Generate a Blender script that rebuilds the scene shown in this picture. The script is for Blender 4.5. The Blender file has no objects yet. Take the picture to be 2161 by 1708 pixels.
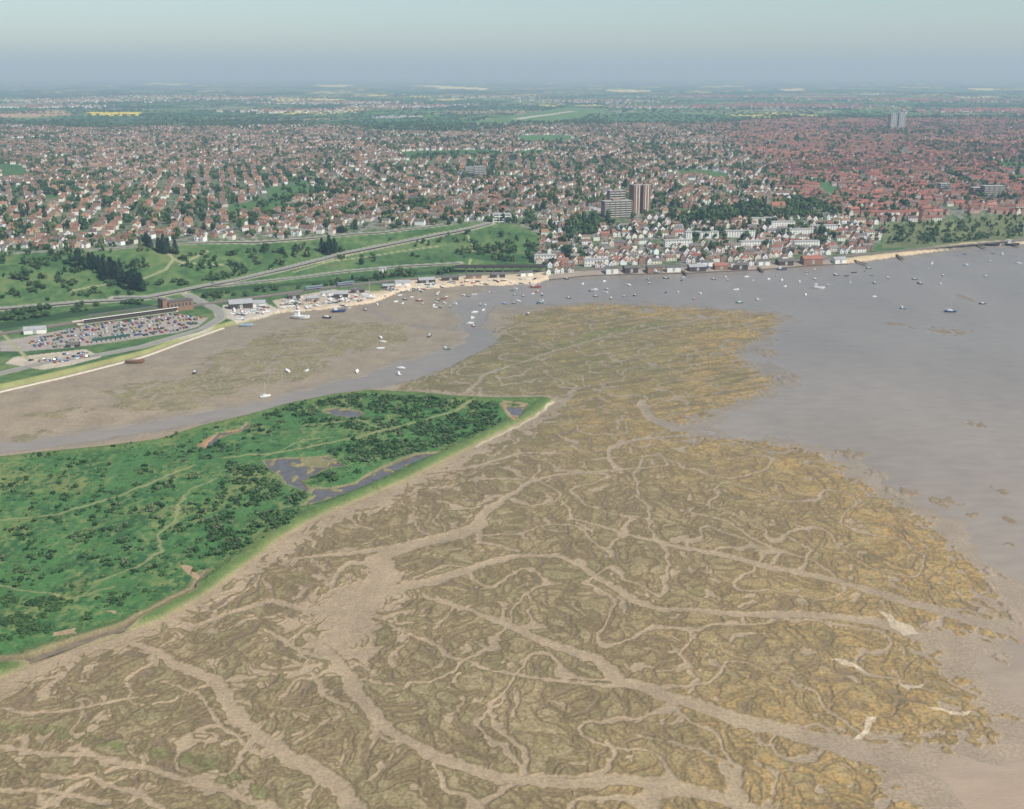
import bpy, bmesh, math, random, time
import numpy as np
from mathutils import Vector, Matrix
T0=time.time()
random.seed(7); rng=np.random.default_rng(11)
scene=bpy.context.scene
# ------------------------------------------------------------------ camera
CAMH=220.0; F=2317.0; CX,CY=1080.5,854.0
TH=math.atan((854-157)/F); ct,st=math.cos(TH),math.sin(TH)
cam_d=bpy.data.cameras.new("camera"); cam=bpy.data.objects.new("camera",cam_d)
scene.collection.objects.link(cam); scene.camera=cam
cam.location=(0,0,CAMH); cam.rotation_euler=(math.pi/2-TH,0,0)
cam_d.sensor_width=36; cam_d.lens=36*F/2161; cam_d.clip_start=1; cam_d.clip_end=200000
scene.view_settings.view_transform='Standard'; scene.view_settings.look='None'; scene.view_settings.exposure=0
# ------------------------------------------------------------------ light
SD=Vector((0.72,-0.52,1.0)).normalized()
sun_d=bpy.data.lights.new("sun",'SUN'); sun_d.energy=5.0; sun_d.angle=math.radians(0.5); sun_d.color=(1.0,0.96,0.85)
sun=bpy.data.objects.new("sun",sun_d); scene.collection.objects.link(sun)
sun.rotation_euler=SD.to_track_quat('Z','Y').to_euler(); sun.location=(300,-300,900)
w=bpy.data.worlds.new("World"); scene.world=w; w.use_nodes=True
nt=w.node_tree; bg=nt.nodes['Background']; sky=nt.nodes.new('ShaderNodeTexSky'); sky.sky_type='NISHITA'
sky.sun_disc=False; sky.sun_elevation=math.asin(SD.z); sky.sun_rotation=math.atan2(SD.x,SD.y)
sky.altitude=200; sky.air_density=1.0; sky.dust_density=0.8; sky.ozone_density=1.3
smx=nt.nodes.new('ShaderNodeMix'); smx.data_type='RGBA'; smx.blend_type='MULTIPLY'; smx.inputs[0].default_value=1; smx.inputs[7].default_value=(.90,.97,1.0,1)
nt.links.new(sky.outputs[0],smx.inputs[6]); nt.links.new(smx.outputs[2],bg.inputs[0]); bg.inputs[1].default_value=0.13
# ------------------------------------------------------------------ noise
def _h(ix,iy,s):
    n=(ix*374761393+iy*668265263+s*1013904223)&0xffffffff
    n=((n^(n>>13))*1274126177)&0xffffffff
    return (n^(n>>16))&0xffffffff
def perlin(x,y,s=0):
    x=np.asarray(x,float); y=np.asarray(y,float)
    ix=np.floor(x).astype(np.int64); iy=np.floor(y).astype(np.int64); fx=x-ix; fy=y-iy
    u=fx*fx*fx*(fx*(fx*6-15)+10); v=fy*fy*fy*(fy*(fy*6-15)+10)
    def g(a,b):
        an=_h(ix+a,iy+b,s)*(2*math.pi/4294967296.0)
        return np.cos(an)*(fx-a)+np.sin(an)*(fy-b)
    a=g(0,0);b=g(1,0);c=g(0,1);d=g(1,1)
    return (a+(b-a)*u+(c-a)*v+(a-b-c+d)*u*v)*1.5
def fbm(x,y,s=0,o=3):
    r=0;a=1;t=0
    for i in range(o):
        r=r+a*perlin(x*2**i,y*2**i,s+i*17); t+=a; a*=.5
    return r/t
def ss(v,a,b):
    t=np.clip((v-a)/(b-a),0,1); return t*t*(3-2*t)
# ------------------------------------------------------------------ survey: image bearing -> ground position
def ray(px,py):
    u=(np.asarray(px,float)-CX)/F; v=(np.asarray(py,float)-CY)/F
    return u, ct-v*st, -st-v*ct
def P0(px,py,z=0.0):
    dx,dy,dz=ray(px,py); t=(z-CAMH)/dz
    return dx*t,dy*t
def poly0(L,z=0.0): return [tuple(float(q) for q in P0(a,b,z)) for a,b in L]
shore=poly0([(-500,930),(0,825),(150,790),(300,752),(400,715),(480,690),(530,680),(590,662),(680,655),(790,640),(850,615),(960,606),(1130,600),(1160,590),(1250,582),(1450,577),(1600,570),(1700,562),(1800,556),(1900,542),(2050,522),(2161,515),(2500,492)])
toe=poly0([(-500,740),(0,682),(150,664),(300,645),(450,618),(600,604),(800,592),(1000,578),(1130,568),(1250,562),(1500,556),(1700,547),(1850,528),(2000,512),(2500,478)],2)
shx=np.array([p[0] for p in shore]); shy=np.array([p[1] for p in shore])
tox=np.array([p[0] for p in toe]); toy=np.array([p[1] for p in toe])
def yshore(x): return np.interp(x,shx,shy)
def hill(x,y):
    d=(y-np.interp(x,tox,toy))*0.92
    wd=np.interp(x,[-400,100,450,700],[240,260,230,130])
    hgt=np.interp(x,[-400,100,500],[30,30,27])
    hh=hgt*ss(d,0,wd)+ 2.5*fbm(x/420,y/420,5,2)*ss(d,30,300)
    hh=hh+1.0*fbm(x/60,y/60,9,2)*ss(d,5,60)*(1-ss(d,260,400))
    return hh
def landh(x,y):
    d=(y-yshore(x)+3*perlin(x/20,y/20,3))
    return 2.6*ss(d,0,9)+hill(x,y)
def hit(px,py):
    px=np.atleast_1d(np.asarray(px,float)); py=np.atleast_1d(np.asarray(py,float))
    dx,dy,dz=ray(px,py); t0=(50-CAMH)/dz; t1=(0-CAMH)/dz
    res=t1.copy(); done=np.zeros(len(px),bool); pa=t0.copy(); fa=np.full(len(px),20.0)
    N=160
    for i in range(N+1):
        t=t0+(t1-t0)*i/N
        f=CAMH+dz*t-landh(dx*t,dy*t)
        n=(~done)&(f<=0)
        if n.any():
            k=fa[n]/(fa[n]-f[n]+1e-9); res[n]=pa[n]+(t[n]-pa[n])*k; done|=n
        pa=t;fa=f
    return dx*res,dy*res
def polyH(L):
    a=np.array(L,float); x,y=hit(a[:,0],a[:,1]); return list(zip(x.tolist(),y.tolist()))
# ------------------------------------------------------------------ geometry helpers on fields
def inpoly(X,Y,poly):
    r=np.zeros(X.shape,bool); P=np.array(poly)
    m=(X>=P[:,0].min())&(X<=P[:,0].max())&(Y>=P[:,1].min())&(Y<=P[:,1].max())
    x=X[m];y=Y[m]; c=np.zeros(x.shape,bool); n=len(P)
    for i in range(n):
        x1,y1=P[i];x2,y2=P[(i+1)%n]
        if y1==y2: continue
        c^=((y1>y)!=(y2>y))&(x<(x2-x1)*(y-y1)/(y2-y1)+x1)
    r[m]=c; return r
def linedist(X,Y,pts,w=0.0,closed=False,pad=40.0):
    P=list(pts); n=len(P)
    W=[w]*n if np.isscalar(w) else list(np.interp(np.linspace(0,1,n),np.linspace(0,1,len(w)),w))
    if closed: P=P+[P[0]]; W=W+[W[0]]
    A=np.array(P); out=np.full(X.shape,1e3)
    m=(X>=A[:,0].min()-pad)&(X<=A[:,0].max()+pad)&(Y>=A[:,1].min()-pad)&(Y<=A[:,1].max()+pad)
    x=X[m];y=Y[m]; o=np.full(x.shape,1e3)
    for i in range(len(P)-1):
        ax,ay=P[i];bx,by=P[i+1]; vx,vy=bx-ax,by-ay; L=vx*vx+vy*vy+1e-9
        t=np.clip(((x-ax)*vx+(y-ay)*vy)/L,0,1)
        d=np.hypot(x-ax-t*vx,y-ay-t*vy)-(W[i]+(W[i+1]-W[i])*t)*.5
        o=np.minimum(o,d)
    out[m]=o; return out
# ------------------------------------------------------------------ map features
island=poly0([(-500,985),(0,968),(100,957),(200,948),(330,932),(420,903),(520,880),(600,857),(700,836),(780,827),(880,831),(960,839),(1050,843),(1150,842),(1172,846),(1165,856),(1130,880),(1060,915),(1000,945),(940,975),(860,1015),(780,1050),(700,1082),(640,1112),(590,1142),(560,1167),(500,1212),(430,1262),(340,1312),(230,1352),(110,1388),(0,1437),(-500,1620)])
marshA=poly0([(820,828),(900,790),(1000,742),(1050,705),(1080,670),(1150,650),(1250,641),(1400,647),(1520,656),(1645,664),(1650,690),(1590,722),(1560,750),(1590,780),(1640,802),(1610,830),(1540,858),(1480,885),(1410,900),(1480,922),(1560,925),(1650,940),(1740,962),(1800,1008),(1880,1050),(1950,1100),(2005,1160),(2070,1225),(2092,1290),(2095,1330),(1960,1340),(1990,1400),(2080,1490),(2050,1550),(1960,1590),(1840,1575),(1850,1640),(1900,1700),(1960,1800),(-700,1900),(-700,1560),(0,1450),(560,1180),(1000,955),(1172,860),(1000,835)])
sea=poly0([(1040,598),(1080,625),(1090,648),(1150,648),(1280,640),(1400,645),(1520,655),(1640,662),(1655,680),(1600,720),(1565,750),(1600,780),(1645,802),(1615,832),(1545,860),(1500,885),(1440,905),(1520,920),(1640,935),(1740,960),(1850,1030),(1960,1100),(2020,1160),(2090,1230),(2110,1300),(2060,1345),(2070,1420),(2110,1490),(2080,1560),(1980,1605),(1880,1600),(1920,1680),(2000,1850),(2900,1800),(2900,470),(2400,500),(2161,515),(1900,542),(1700,562),(1450,577),(1160,592),(1100,592)])
CH=[([(650,1345),(700,1400),(770,1480),(830,1545),(930,1602),(1050,1642),(1180,1652),(1300,1642),(1450,1662),(1560,1708),(1650,1760)],[4,5,5,5,5.5,5,5,6]),
 ([(250,1340),(330,1375),(400,1420),(460,1450),(520,1530),(610,1600),(700,1655),(790,1730)],[3,4.5,6,6,7]),
 ([(720,1290),(800,1255),(900,1230),(990,1200),(1080,1178),(1180,1172),(1240,1210),(1350,1270),(1400,1292),(1550,1300),(1700,1297),(1850,1312),(1950,1345),(2080,1400)],[11,7,5,4,4,4,5,8,14]),
 ([(900,1262),(960,1280),(1050,1312),(1150,1352),(1260,1392),(1310,1440),(1430,1482),(1560,1520),(1700,1550),(1850,1590),(2161,1660)],[2.5,4,5,6.5,7,7.5,11,18]),
 ([(1310,1450),(1200,1437),(1050,1420),(960,1390),(900,1350),(820,1325)],[3,2,1.5,.8]),
 ([(990,1125),(1030,1075),(1070,1050),(1120,1020),(1200,1003),(1300,992),(1280,965),(1290,948),(1350,930),(1440,920),(1700,915)],[7,5,3,3,2.5,3,4,6]),
 ([(1190,1060),(1210,1100),(1330,1132),(1450,1160),(1560,1182),(1700,1212),(1850,1252),(1980,1290),(2110,1325)],[1.2,2.5,3.5,5,5.5,7,9]),
 ([(740,1300),(820,1220),(800,1180),(880,1150),(960,1135),(1010,1110)],[18,12,10,12,8]),
 ([(0,1500),(60,1515),(180,1500),(330,1470)],[1.5,2,1]),
 ([(-100,1560),(60,1590),(200,1600),(330,1640),(450,1660),(560,1700),(640,1740)],[2,2,2.5,3,3.5]),
 ([(100,1640),(200,1640),(300,1690),(380,1730)],[2,2,2]),
 ([(1060,1465),(1035,1490),(1045,1540),(1110,1590),(1115,1645)],[1.6,2,2]),
 ([(1560,1708),(1545,1650),(1555,1620),(1480,1590),(1340,1560)],[4,2.5,1.5,.8]),
 ([(1470,1475),(1490,1440),(1440,1390),(1455,1360)],[2,1.6,.8]),
 ([(970,840),(1030,792),(1150,748),(1260,717),(1400,690),(1520,668)],[4,3,2.5,3,5]),
 ([(1175,850),(1205,838),(1215,815),(1150,790)],[6,3,1]),
 ([(1358,850),(1365,880),(1420,905),(1500,915)],[6,8,12]),
 ([(1300,990),(1400,985),(1395,960),(1340,965)],[2,2,1]),
 ([(1640,1190),(1655,1170),(1530,1100),(1440,1080)],[2,1.5,.8]),
 ([(1700,1210),(1720,1165),(1650,1130)],[2,1.5,.5]),
 ([(620,1180),(760,1165),(880,1152)],[2,4,8]),
 ([(400,1330),(560,1270),(640,1290),(720,1300)],[2,3,5,10]),
 ([(700,1240),(740,1190),(830,1190)],[2,4,3]),
 ([(1000,1120),(1010,1150),(1100,1165)],[4,2.5,3]),
 ([(740,1490),(690,1470),(640,1410),(600,1390)],[2.5,1.6,1]),
 ([(1120,1640),(1280,1630),(1290,1590),(1270,1570)],[1,2,1]),
 ([(1010,735),(1060,705),(1200,690),(1300,660)],[3,1.5,1]),
 ([(830,1010),(1000,985),(1100,960),(1200,960)],[4,3,1.5]),
 ([(1000,1010),(1110,1015)],[2,3]),
 ([(340,1440),(420,1470),(470,1540),(560,1600)],[1,1.5,2]),([(0,1680),(120,1670),(240,1700)],[2,2]),([(560,1330),(640,1380),(700,1400)],[1.5,2,2.5]),
]
CHW=[(poly0(a),b) for a,b in CH]
creek=poly0([(-500,985),(0,945),(200,920),(400,888),(560,856),(700,822),(800,803),(880,775),(960,750),(1005,728),(1018,705),(995,690),(1003,672),(992,655),(1005,640),(1060,628),(1100,615)])
creekW=[16,16,14,16,18,26,34,27,19,15,15,24,36,50,70]
creek2=poly0([(1000,702),(900,690),(820,678),(780,655),(800,640)])
pondbig=poly0([(556,974),(600,968),(640,968),(690,964),(725,985),(690,990),(634,1018),(650,1032),(700,1032),(752,1020),(785,997),(850,968),(880,959),(930,955),(880,972),(800,1010),(745,1034),(690,1055),(640,1068),(668,1046),(632,1032),(604,1022),(596,1006),(570,990)],1.3)
isl1=poly0([(632,968),(662,962),(700,972),(690,986),(650,985),(632,978)],1.6)
isl2=poly0([(640,1016),(660,1002),(700,992),(745,990),(776,996),(745,1016),(700,1026),(655,1026)],1.6)
pond2=poly0([(680,868),(705,861),(750,866),(768,874),(745,882),(705,876)],1.6)
pond3=poly0([(1068,859),(1106,857),(1098,876),(1086,888),(1076,876)],1.6)
pond4=poly0([(432,946),(470,920),(520,905),(526,896),(522,893),(505,908),(460,914),(434,934)],1.6)
icreek=poly0([(-160,1412),(-60,1402),(60,1388),(160,1352),(260,1320),(340,1275),(400,1245),(415,1225),(440,1205)],1.6)
ponds=[pondbig,pond2,pond3,pond4]
trails=[(poly0(a,1.6),wd) for a,wd in [
 ([(-50,1105),(130,1086),(260,1045),(330,1015),(410,984)],1.6),
 ([(475,968),(600,955),(750,925),(850,900),(960,870),(995,846)],2.2),
 ([(460,1010),(400,1035),(380,1065),(370,1100),(332,1130),(340,1165),(290,1200),(200,1230)],1.0),
 ([(-50,1230),(60,1250),(150,1265),(240,1240)],.7),
 ([(640,900),(760,888),(800,905)],1.2),([(560,965),(640,930),(700,925)],.8)]]
# ------------------------------------------------------------------ ground grid
R,C=1500,1200
inv=np.linspace(1/228.0,1/60000.0,R); yv=1/inv; tv=np.linspace(-1,1,C)
HW=0.53*yv+55
X=(HW[:,None]*tv[None,:]).ravel(); Y=np.repeat(yv,C)
N=len(X)
Z=landh(X,Y)
ys=yshore(X); land=(Y-ys+3*perlin(X/20,Y/20,3)); landm=land>0
near=Y<1700
idx=np.where(near)[0]; x=X[idx]; y=Y[idx]
wx=x+3.0*perlin(x/14,y/14,1)+1.0*perlin(x/4.5,y/4.5,2)+6*perlin(x/45,y/45,40); wy=y+3.0*perlin(x/14,y/14,3)+1.0*perlin(x/4.5,y/4.5,4)+6*perlin(x/45,y/45,41)
ch=np.full(x.shape,1e3)
for pts,wd in CHW: ch=np.minimum(ch,linedist(wx*.5+x*.5,wy*.5+y*.5,pts,wd))
ch=ch+.9*perlin(x/3.2,y/4,47)
jx=(x+wx)/2; jy=(y+wy)/2
im=inpoly(jx*.4+x*.6,jy*.4+y*.6,island); idist=linedist(x,y,island,0,True,60)
mm=inpoly(wx,wy,marshA); md=linedist(wx,wy,marshA,0,True,120); msd=np.where(mm,md,-md)
sm=inpoly(wx,wy,sea); sdd=linedist(wx,wy,sea,0,True,120); ssd=np.where(sm,sdd,-sdd)
crk=linedist(wx,wy,creek,creekW,False,80); crk2=linedist(wx,wy,creek2,[8,7,6,9],False,60)
# creek labyrinth: winding creeks = level lines of gently warped noise, at several sizes
vx=x+8*perlin(x/26,y/30,11)+2.4*perlin(x/9,y/11,12)+.8*perlin(x/3,y/3.5,15); vy=y+9*perlin(x/26,y/30,13)+2.6*perlin(x/9,y/11,14)+.8*perlin(x/3,y/3.5,16)
a1=perlin(vx/36,vy/46,21); a2=perlin(vx/19,vy/25,22); a3=perlin(vx/9.5,vy/13,23); a5=perlin(vx/13+40,vy/18,27)
b3=perlin(vx/5.5,vy/8,28)
lf=fbm(x/60,y/90,31,3); gate=perlin(x/24,y/31,33); gate2=perlin(x/18,y/25,35); gate3=perlin(x/15,y/19,39)
basin=np.exp(-(((x-P0(740,1300)[0])/26)**2+((y-P0(740,1300)[1])/50)**2))
fringe=np.exp(-np.maximum(idist-1,0)/8)
leftlow=ss(x,-10,-75)*ss(y,430,330)
spars=1.3*basin+1.1*fringe+.25*leftlow+.34*np.exp(-np.maximum(idist-8,0)/50)
farm=ss(y,540,760)
wv=.010+.012*np.clip(gate3+.2,0,1)
big=np.minimum((np.abs(a1)-.016-wv)*24,(np.abs(a2)-.010-wv-.05*spars)*13+np.maximum(gate2*4-1,0))
sml=np.minimum((np.abs(a3)-.016-.08*spars)*7+np.maximum(gate*7-.1-4*spars,0),(np.abs(a5)-.012-.06*spars)*9+np.maximum(gate2*-7+.1,0))
sml=np.minimum(sml,(np.abs(b3)-.014-.06*spars)*4.5+np.maximum(gate2*8+.2-4*spars,0))
pan=fbm(vx/8,vy/12,34,3)
pans=(.40-.30*spars-.25*lf-pan)*6
solid=np.minimum(np.minimum(big,sml),pans)
worm=np.maximum((.10-np.abs(a2-.2))*12,(.10-np.abs(b3+.1))*5)-np.maximum(spars-1.05,0)*4-np.maximum(.25-spars,0)*20
DM=np.maximum(solid-1.6*np.maximum(spars-.4,0),np.minimum(worm,1.4))
edge=msd*.7+6*perlin(x/9,y/12,36)+8*perlin(x/3.5,y/5,37)-1
DM=np.minimum(np.minimum(DM,ch),edge)
DM=np.where(im,-5,DM)
patch=[poly0(a) for a in [[(230,865),(270,845),(400,795),(480,765),(620,752),(700,765),(660,800),(520,820),(400,855),(300,878)],[(500,742),(560,710),(700,690),(760,682),(860,685),(855,718),(760,745),(640,765),(530,765)],[(60,880),(150,862),(200,868),(150,885)],[(10,925),(90,905),(130,912),(60,930)],[(300,870),(420,856),(440,865),(340,882)],[(400,775),(480,738),(530,742),(475,780)],[(590,700),(680,680),(740,680),(640,705)],[(200,830),(330,800),(380,800),(260,850)]]]
pm=np.zeros(x.shape,bool)
for p in patch:
    pm|=inpoly(wx+4*perlin(x/12,y/12,8),wy+12*perlin(x/25,y/25,9),p)
pf=(fbm(wx/13,wy/26,51,3)+0.26)*12
DP=np.where(pm,np.minimum(pf,(np.abs(a3)-.09)*10),-3)
weed=np.zeros(x.shape)
for (a,b_,rx,ry) in [(2000,699,30,16),(1890,684,14,8),(1925,690,10,6),(2130,1100,7,7),(2110,1035,5,6),(1910,1040,14,8),(1850,1000,10,8),(2050,1085,6,5),(2135,1300,5,7),(2115,1390,5,5),(1660,800,16,14),(1700,960,16,10),(2080,1240,8,8),(2100,1210,6,6),(1540,1000,10,8),(2060,895,10,8),(2130,1150,6,4),(2040,630,14,20),(1800,960,14,10),(1990,1060,12,8),(1620,745,14,14)]:
    c0,c1=P0(a,b_); weed=np.maximum(weed,np.exp(-(((x-c0)/rx)**2+((y-c1)/(ry*1.5))**2)))
weedm=ss(weed*1.0+.8*fbm(x/5,y/9,38,3),.6,.95)
DM=np.maximum(DM,np.where(land[idx]<-4,DP,-3))
faint=pm&(~mm)
mh=ss(DM,-.3,0.5)
bigd=np.minimum(np.minimum(ch,edge),np.minimum((np.abs(a1)-.016-wv)*24,pans))      # distance from the larger channels and pans
rim=np.exp(-((DM-.40)/.5)**2)*(DM>-.1)
zb=0.42+0.14*fbm(x/30,y/45,61,2)-0.95*ss(crk,5,-2)-0.30*ss(-ch,-1,3)*.6
zb=zb-0.75*ss(ssd+18*fbm(x/20,y/34,62,4),-18,34)
zb=zb+weedm*.58*(zb<.3)
interior=ss(DM,.8,2.4)
hgt_=np.where(faint,.25,.34)*(1-.4*farm)
zmud=zb+mh*(hgt_+0.12*rim*np.where(bigd<1.6,1,.3))+mh*0.09*perlin(x/1.5,y/2.0,66)
def col(r,g,b): return np.array([r,g,b])
def mix(A,B,t): return A+(B-A)*t[:,None]
def T(*c): return np.tile(col(*c),(len(x),1))
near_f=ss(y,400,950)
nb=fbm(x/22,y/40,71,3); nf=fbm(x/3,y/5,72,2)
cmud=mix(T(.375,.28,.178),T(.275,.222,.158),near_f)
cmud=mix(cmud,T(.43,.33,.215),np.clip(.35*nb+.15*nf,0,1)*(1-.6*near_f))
cmud=mix(cmud,T(.24,.185,.125),np.clip(-.6*nb-.4*nf+ .06,0,.6))
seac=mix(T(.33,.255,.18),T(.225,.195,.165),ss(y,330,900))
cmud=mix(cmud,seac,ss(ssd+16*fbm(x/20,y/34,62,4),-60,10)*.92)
cmud=mix(cmud,T(.235,.205,.17),ss(crk,16,0)*.75)
cmud=mix(cmud,T(.21,.19,.16),ss(crk2,3,-2)*.5)
rl=np.abs(perlin(wx/16,wy/9,44)); cmud=mix(cmud,T(.19,.155,.11),ss(rl,.06,.0)*.45*near_f*(msd<-5))
cmar=mix(T(.315,.24,.130),T(.255,.21,.115),ss(y,400,800))
gold=ss(msd+34*fbm(x/26,y/34,81,3),140,0)*ss(x,-20,80)
cmar=mix(cmar,T(.215,.19,.092),np.clip(.9*fbm(x/18,y/28,82,4)+.30,0,.8))
cmar=mix(cmar,T(.17,.18,.075),farm*np.clip(.40+fbm(x/40,y/60,86,3),0,.7))
cmar=mix(cmar,T(.43,.275,.11),gold*np.clip(.62+1.0*nf+.6*nb,0,.92))
cmar=mix(cmar,T(.14,.18,.06),ss(linedist(x,y,poly0([(1010,800),(1150,745),(1260,705),(1400,680)]),4),9,0)*.7)
cmar=mix(cmar,T(.14,.18,.06),ss(linedist(x,y,poly0([(-50,1535),(100,1545),(260,1580),(420,1610),(560,1680)]),2),3,0)*.6)
cmar=mix(cmar,T(.38,.295,.18),np.clip(fbm(vx/4,vy/6.5,84,3)*2.6+.0,0,.7)*interior*(1-.5*gold))
cmar=mix(cmar,T(.15,.108,.056),np.clip(rim*.75,0,1)*(1-.45*gold)*np.where(faint,.5,1)*(1-.3*farm))
cmar=mix(cmar,T(.14,.11,.055),np.clip(perlin(x/1.1,y/1.8,85)*1.1,0,.45))
stk=perlin((x*.8+y*.45)/40,(y*.8-x*.45)/6,87); cmar=mix(cmar,T(.13,.115,.06),farm*np.clip(stk*1.6,0,.6))
fine_ck=(DM<.35)&(bigd>.5)&(~faint)&(spars<.75)
cbed=mix(cmud,T(.16,.115,.065),(fine_ck*.75))
cc=mix(cbed,cmar,mh*np.where(faint,.75,1))
cc=mix(cc,T(.23,.165,.09),weedm*(zb<.5)*.7)
for a in [[(1815,1518),(1840,1520),(1835,1555),(1815,1560),(1822,1540)],[(1905,1300),(1960,1345),(1935,1348),(1900,1320)],[(1750,1395),(1850,1420),(1790,1415)],[(1880,1290),(1905,1300),(1940,1335),(1900,1310)],[(1960,1500),(2030,1505),(2000,1515)],[(1890,1440),(1960,1448),(1920,1455)]]:
    s=inpoly(wx,wy,poly0(a)); cc[s]=cc[s]*.3+col(.60,.48,.34)*.7
# island
tr=np.full(x.shape,1e3)
for pts,wd in trails: tr=np.minimum(tr,linedist(x+1.6*perlin(x/6,y/6,7),y+2.2*perlin(x/9,y/9,17),pts,wd))
pdm=np.zeros(x.shape,bool); pdd=np.full(x.shape,1e3)
for p in ponds:
    pdm|=inpoly(jx*.6+x*.4,jy*.6+y*.4,p); pdd=np.minimum(pdd,linedist(x,y,p,0,True))
isl=inpoly(x,y,isl1)|inpoly(x,y,isl2)|(perlin(x/6,y/8,96)>.42)
icd=linedist(jx,jy,icreek,[2.5,2.5,3,3,3,2.5,2,1.2,.5]); 
iw=(pdm&~isl)|(icd<0)
dwat=np.minimum(np.where(pdm,0,pdd),np.maximum(icd,0)*.6)
g1=fbm(x/26,y/34,92,4); g2=fbm(x/4,y/6,93,4); g3=fbm(x/11,y/16,95,3)
zi=2.0+0.25*fbm(x/30,y/30,91,3)+1.0*np.exp(-((idist-6)/4)**2)+.45*np.clip(g2,0,1)
zi=np.where(iw,0.6,zi-0.35*np.exp(-dwat/2)); zi=zi*ss(idist,0,4)+ .4*(1-ss(idist,0,4))
ci=T(.068,.16,.05)
ci=mix(ci,T(.034,.095,.033),np.clip(-1.8*g1-1.6*g2-.8*g3+.0,0,.92))
ci=mix(ci,T(.20,.22,.08),np.clip(1.5*fbm(x/34,y/50,94,4)+1.5*g2-.02,0,.8))
ci=mix(ci,T(.12,.16,.05),ss(idist,17,5)*.7)
ci=mix(ci,T(.33,.26,.15),ss(idist,3.5,0)*.9)
ci=mix(ci,T(.27,.26,.12),ss(tr,.9,-.5)*.85)
ci=mix(ci,T(.27,.21,.12),ss(dwat,2.0,.2)*.75)
ci[iw]=col(.20,.15,.10)
brown=linedist(x,y,poly0([(428,946),(450,930),(500,915)]),8); ci=mix(ci,T(.36,.21,.12),ss(brown,1,-2)*.8)
brown=linedist(x,y,poly0([(1062,858),(1085,892),(1108,858),(1066,854)]),5); ci=mix(ci,T(.36,.24,.14),ss(brown,1,-1.5)*(~iw)*.8)
for a in [[(110,1345),(160,1335),(150,1352),(105,1358)],[(225,1290),(255,1290),(245,1300)],[(395,1200),(425,1205),(440,1225),(410,1222)]]:
    s=inpoly(wx,wy,poly0(a)); ci[s]=col(.38,.27,.16)
shing=linedist(x+1.5*perlin(x/7,y/9,18),y,poly0([(1168,850),(1130,882),(1060,917),(1005,945)]),1.4); 
cc=np.where(im[:,None],ci,cc); zmud=np.where(im,np.maximum(zi,.35),zmud)
cc=mix(cc,T(.55,.46,.34),ss(shing,.9,-.5)*.8)
wet=np.where(im,0,1)*(1-mh)
lm=land[idx]>0
Zn=np.where(lm,Z[idx]+.4,zmud); Z[idx]=Zn
COL=np.zeros((N,3)); COL[idx]=cc
WET=np.zeros(N); WET[idx]=wet*(~lm)
# ---- land colours everywhere
def roadH(L): return polyH(L)
town=polyH([(-500,550),(0,532),(330,521),(480,509),(640,503),(760,491),(950,475),(1030,470),(1085,473),(1150,500),(1125,556)])+poly0([(1250,580),(1500,573),(1800,553)],2)+polyH([(1850,518),(1872,490),(1868,472),(2161,456),(2600,440)])+[(9000,7000),(9000,7800),(-9000,7000),(-9000,1700)]
oldtown=polyH([(1150,505),(1190,470),(1290,462),(1500,452),(1700,455),(1860,468),(1872,490),(1850,518)])+poly0([(1800,556),(1600,571),(1450,576),(1250,581),(1140,590)],2)
li=np.where(landm|(Y>=1700))[0]; x=X[li]; y=Y[li]; n=len(x)
def tl(*c): return np.tile(col(*c),(n,1))
g1=fbm(x/60,y/60,101,3); g2=fbm(x/9,y/12,102,3)
cl=tl(.08,.15,.048)
cl=mix(cl,tl(.04,.09,.03),np.clip(-1.5*g1-1.3*g2+.1,0,.85))
cl=mix(cl,tl(.18,.20,.08),np.clip(1.2*g1+1.0*g2-.05,0,.65))
SEEDS=[]
for gy in range(10):
    for gx in range(-7,8):
        SEEDS.append((gx*460+rng.uniform(-200,200),1150+gy*440+rng.uniform(-180,180),rng.uniform(-.5,.5)+(math.pi/2 if rng.random()<.45 else 0)))
SEEDS=np.array(SEEDS)
def district(x,y):
    out=np.zeros(len(x),int); best=np.full(len(x),1e18); wxx=x+60*perlin(x/150,y/150,110); wyy=y+60*perlin(x/150,y/150,111)
    for i,(sx,sy,_) in enumerate(SEEDS):
        d=(wxx-sx)**2+(wyy-sy)**2; m=d<best; best[m]=d[m]; out[m]=i
    return out
PITCH=45.0
def townend(x,y): return y+900*fbm(x/1100,y/1500,130,3)-np.interp(x,[-2500,-500,500,2500],[100,-250,100,900])
TEND=4450
tm=inpoly(x,y,town)
ti=np.where(tm&(y<6500))[0]; di=district(x[ti],y[ti]); an=SEEDS[di,2]; ca,sa=np.cos(an),np.sin(an)
u=x[ti]*ca+y[ti]*sa; v=-x[ti]*sa+y[ti]*ca
vm=np.mod(v,PITCH); um=np.mod(u,PITCH*4)
rd=(np.abs(vm-PITCH/2)<3.0)|(um<5)
gn=fbm(x[ti]/7,y[ti]/9,103,2)
ctw=mix(np.tile(col(.065,.115,.042),(len(ti),1)),np.tile(col(.24,.20,.165),(len(ti),1)),np.clip(.3+1.2*gn,0,1))
ctw[rd]=col(.22,.205,.185)
def green(x,y): return fbm(x/230,y/330,120,3)
GT=.35
gm=ss(green(x[ti],y[ti]),GT-.02,GT+.04)
ctw=mix(ctw,np.tile(col(.07,.15,.045),(len(ti),1)),gm)
cl[ti]=ctw
far=ss(townend(x,y),TEND-150,TEND+150)*(tm|(y>2600))
far=np.where(y>6500,1,far)
fx=x/420+.5*perlin(x/900,y/900,131); fy=y/700+.5*perlin(x/900,y/900,132)
cellx=np.floor(fx+.37*np.floor(fy)).astype(np.int64); celly=np.floor(fy).astype(np.int64)
hv=_h(cellx,celly,5)/4294967296.0
pal=np.array([[.04,.12,.04],[.03,.085,.03],[.08,.18,.05],[.14,.21,.07],[.04,.11,.04],[.26,.22,.13],[.025,.07,.028],[.08,.15,.06],[.18,.23,.10]])
cf=pal[(hv*9).astype(int)%9]
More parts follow.
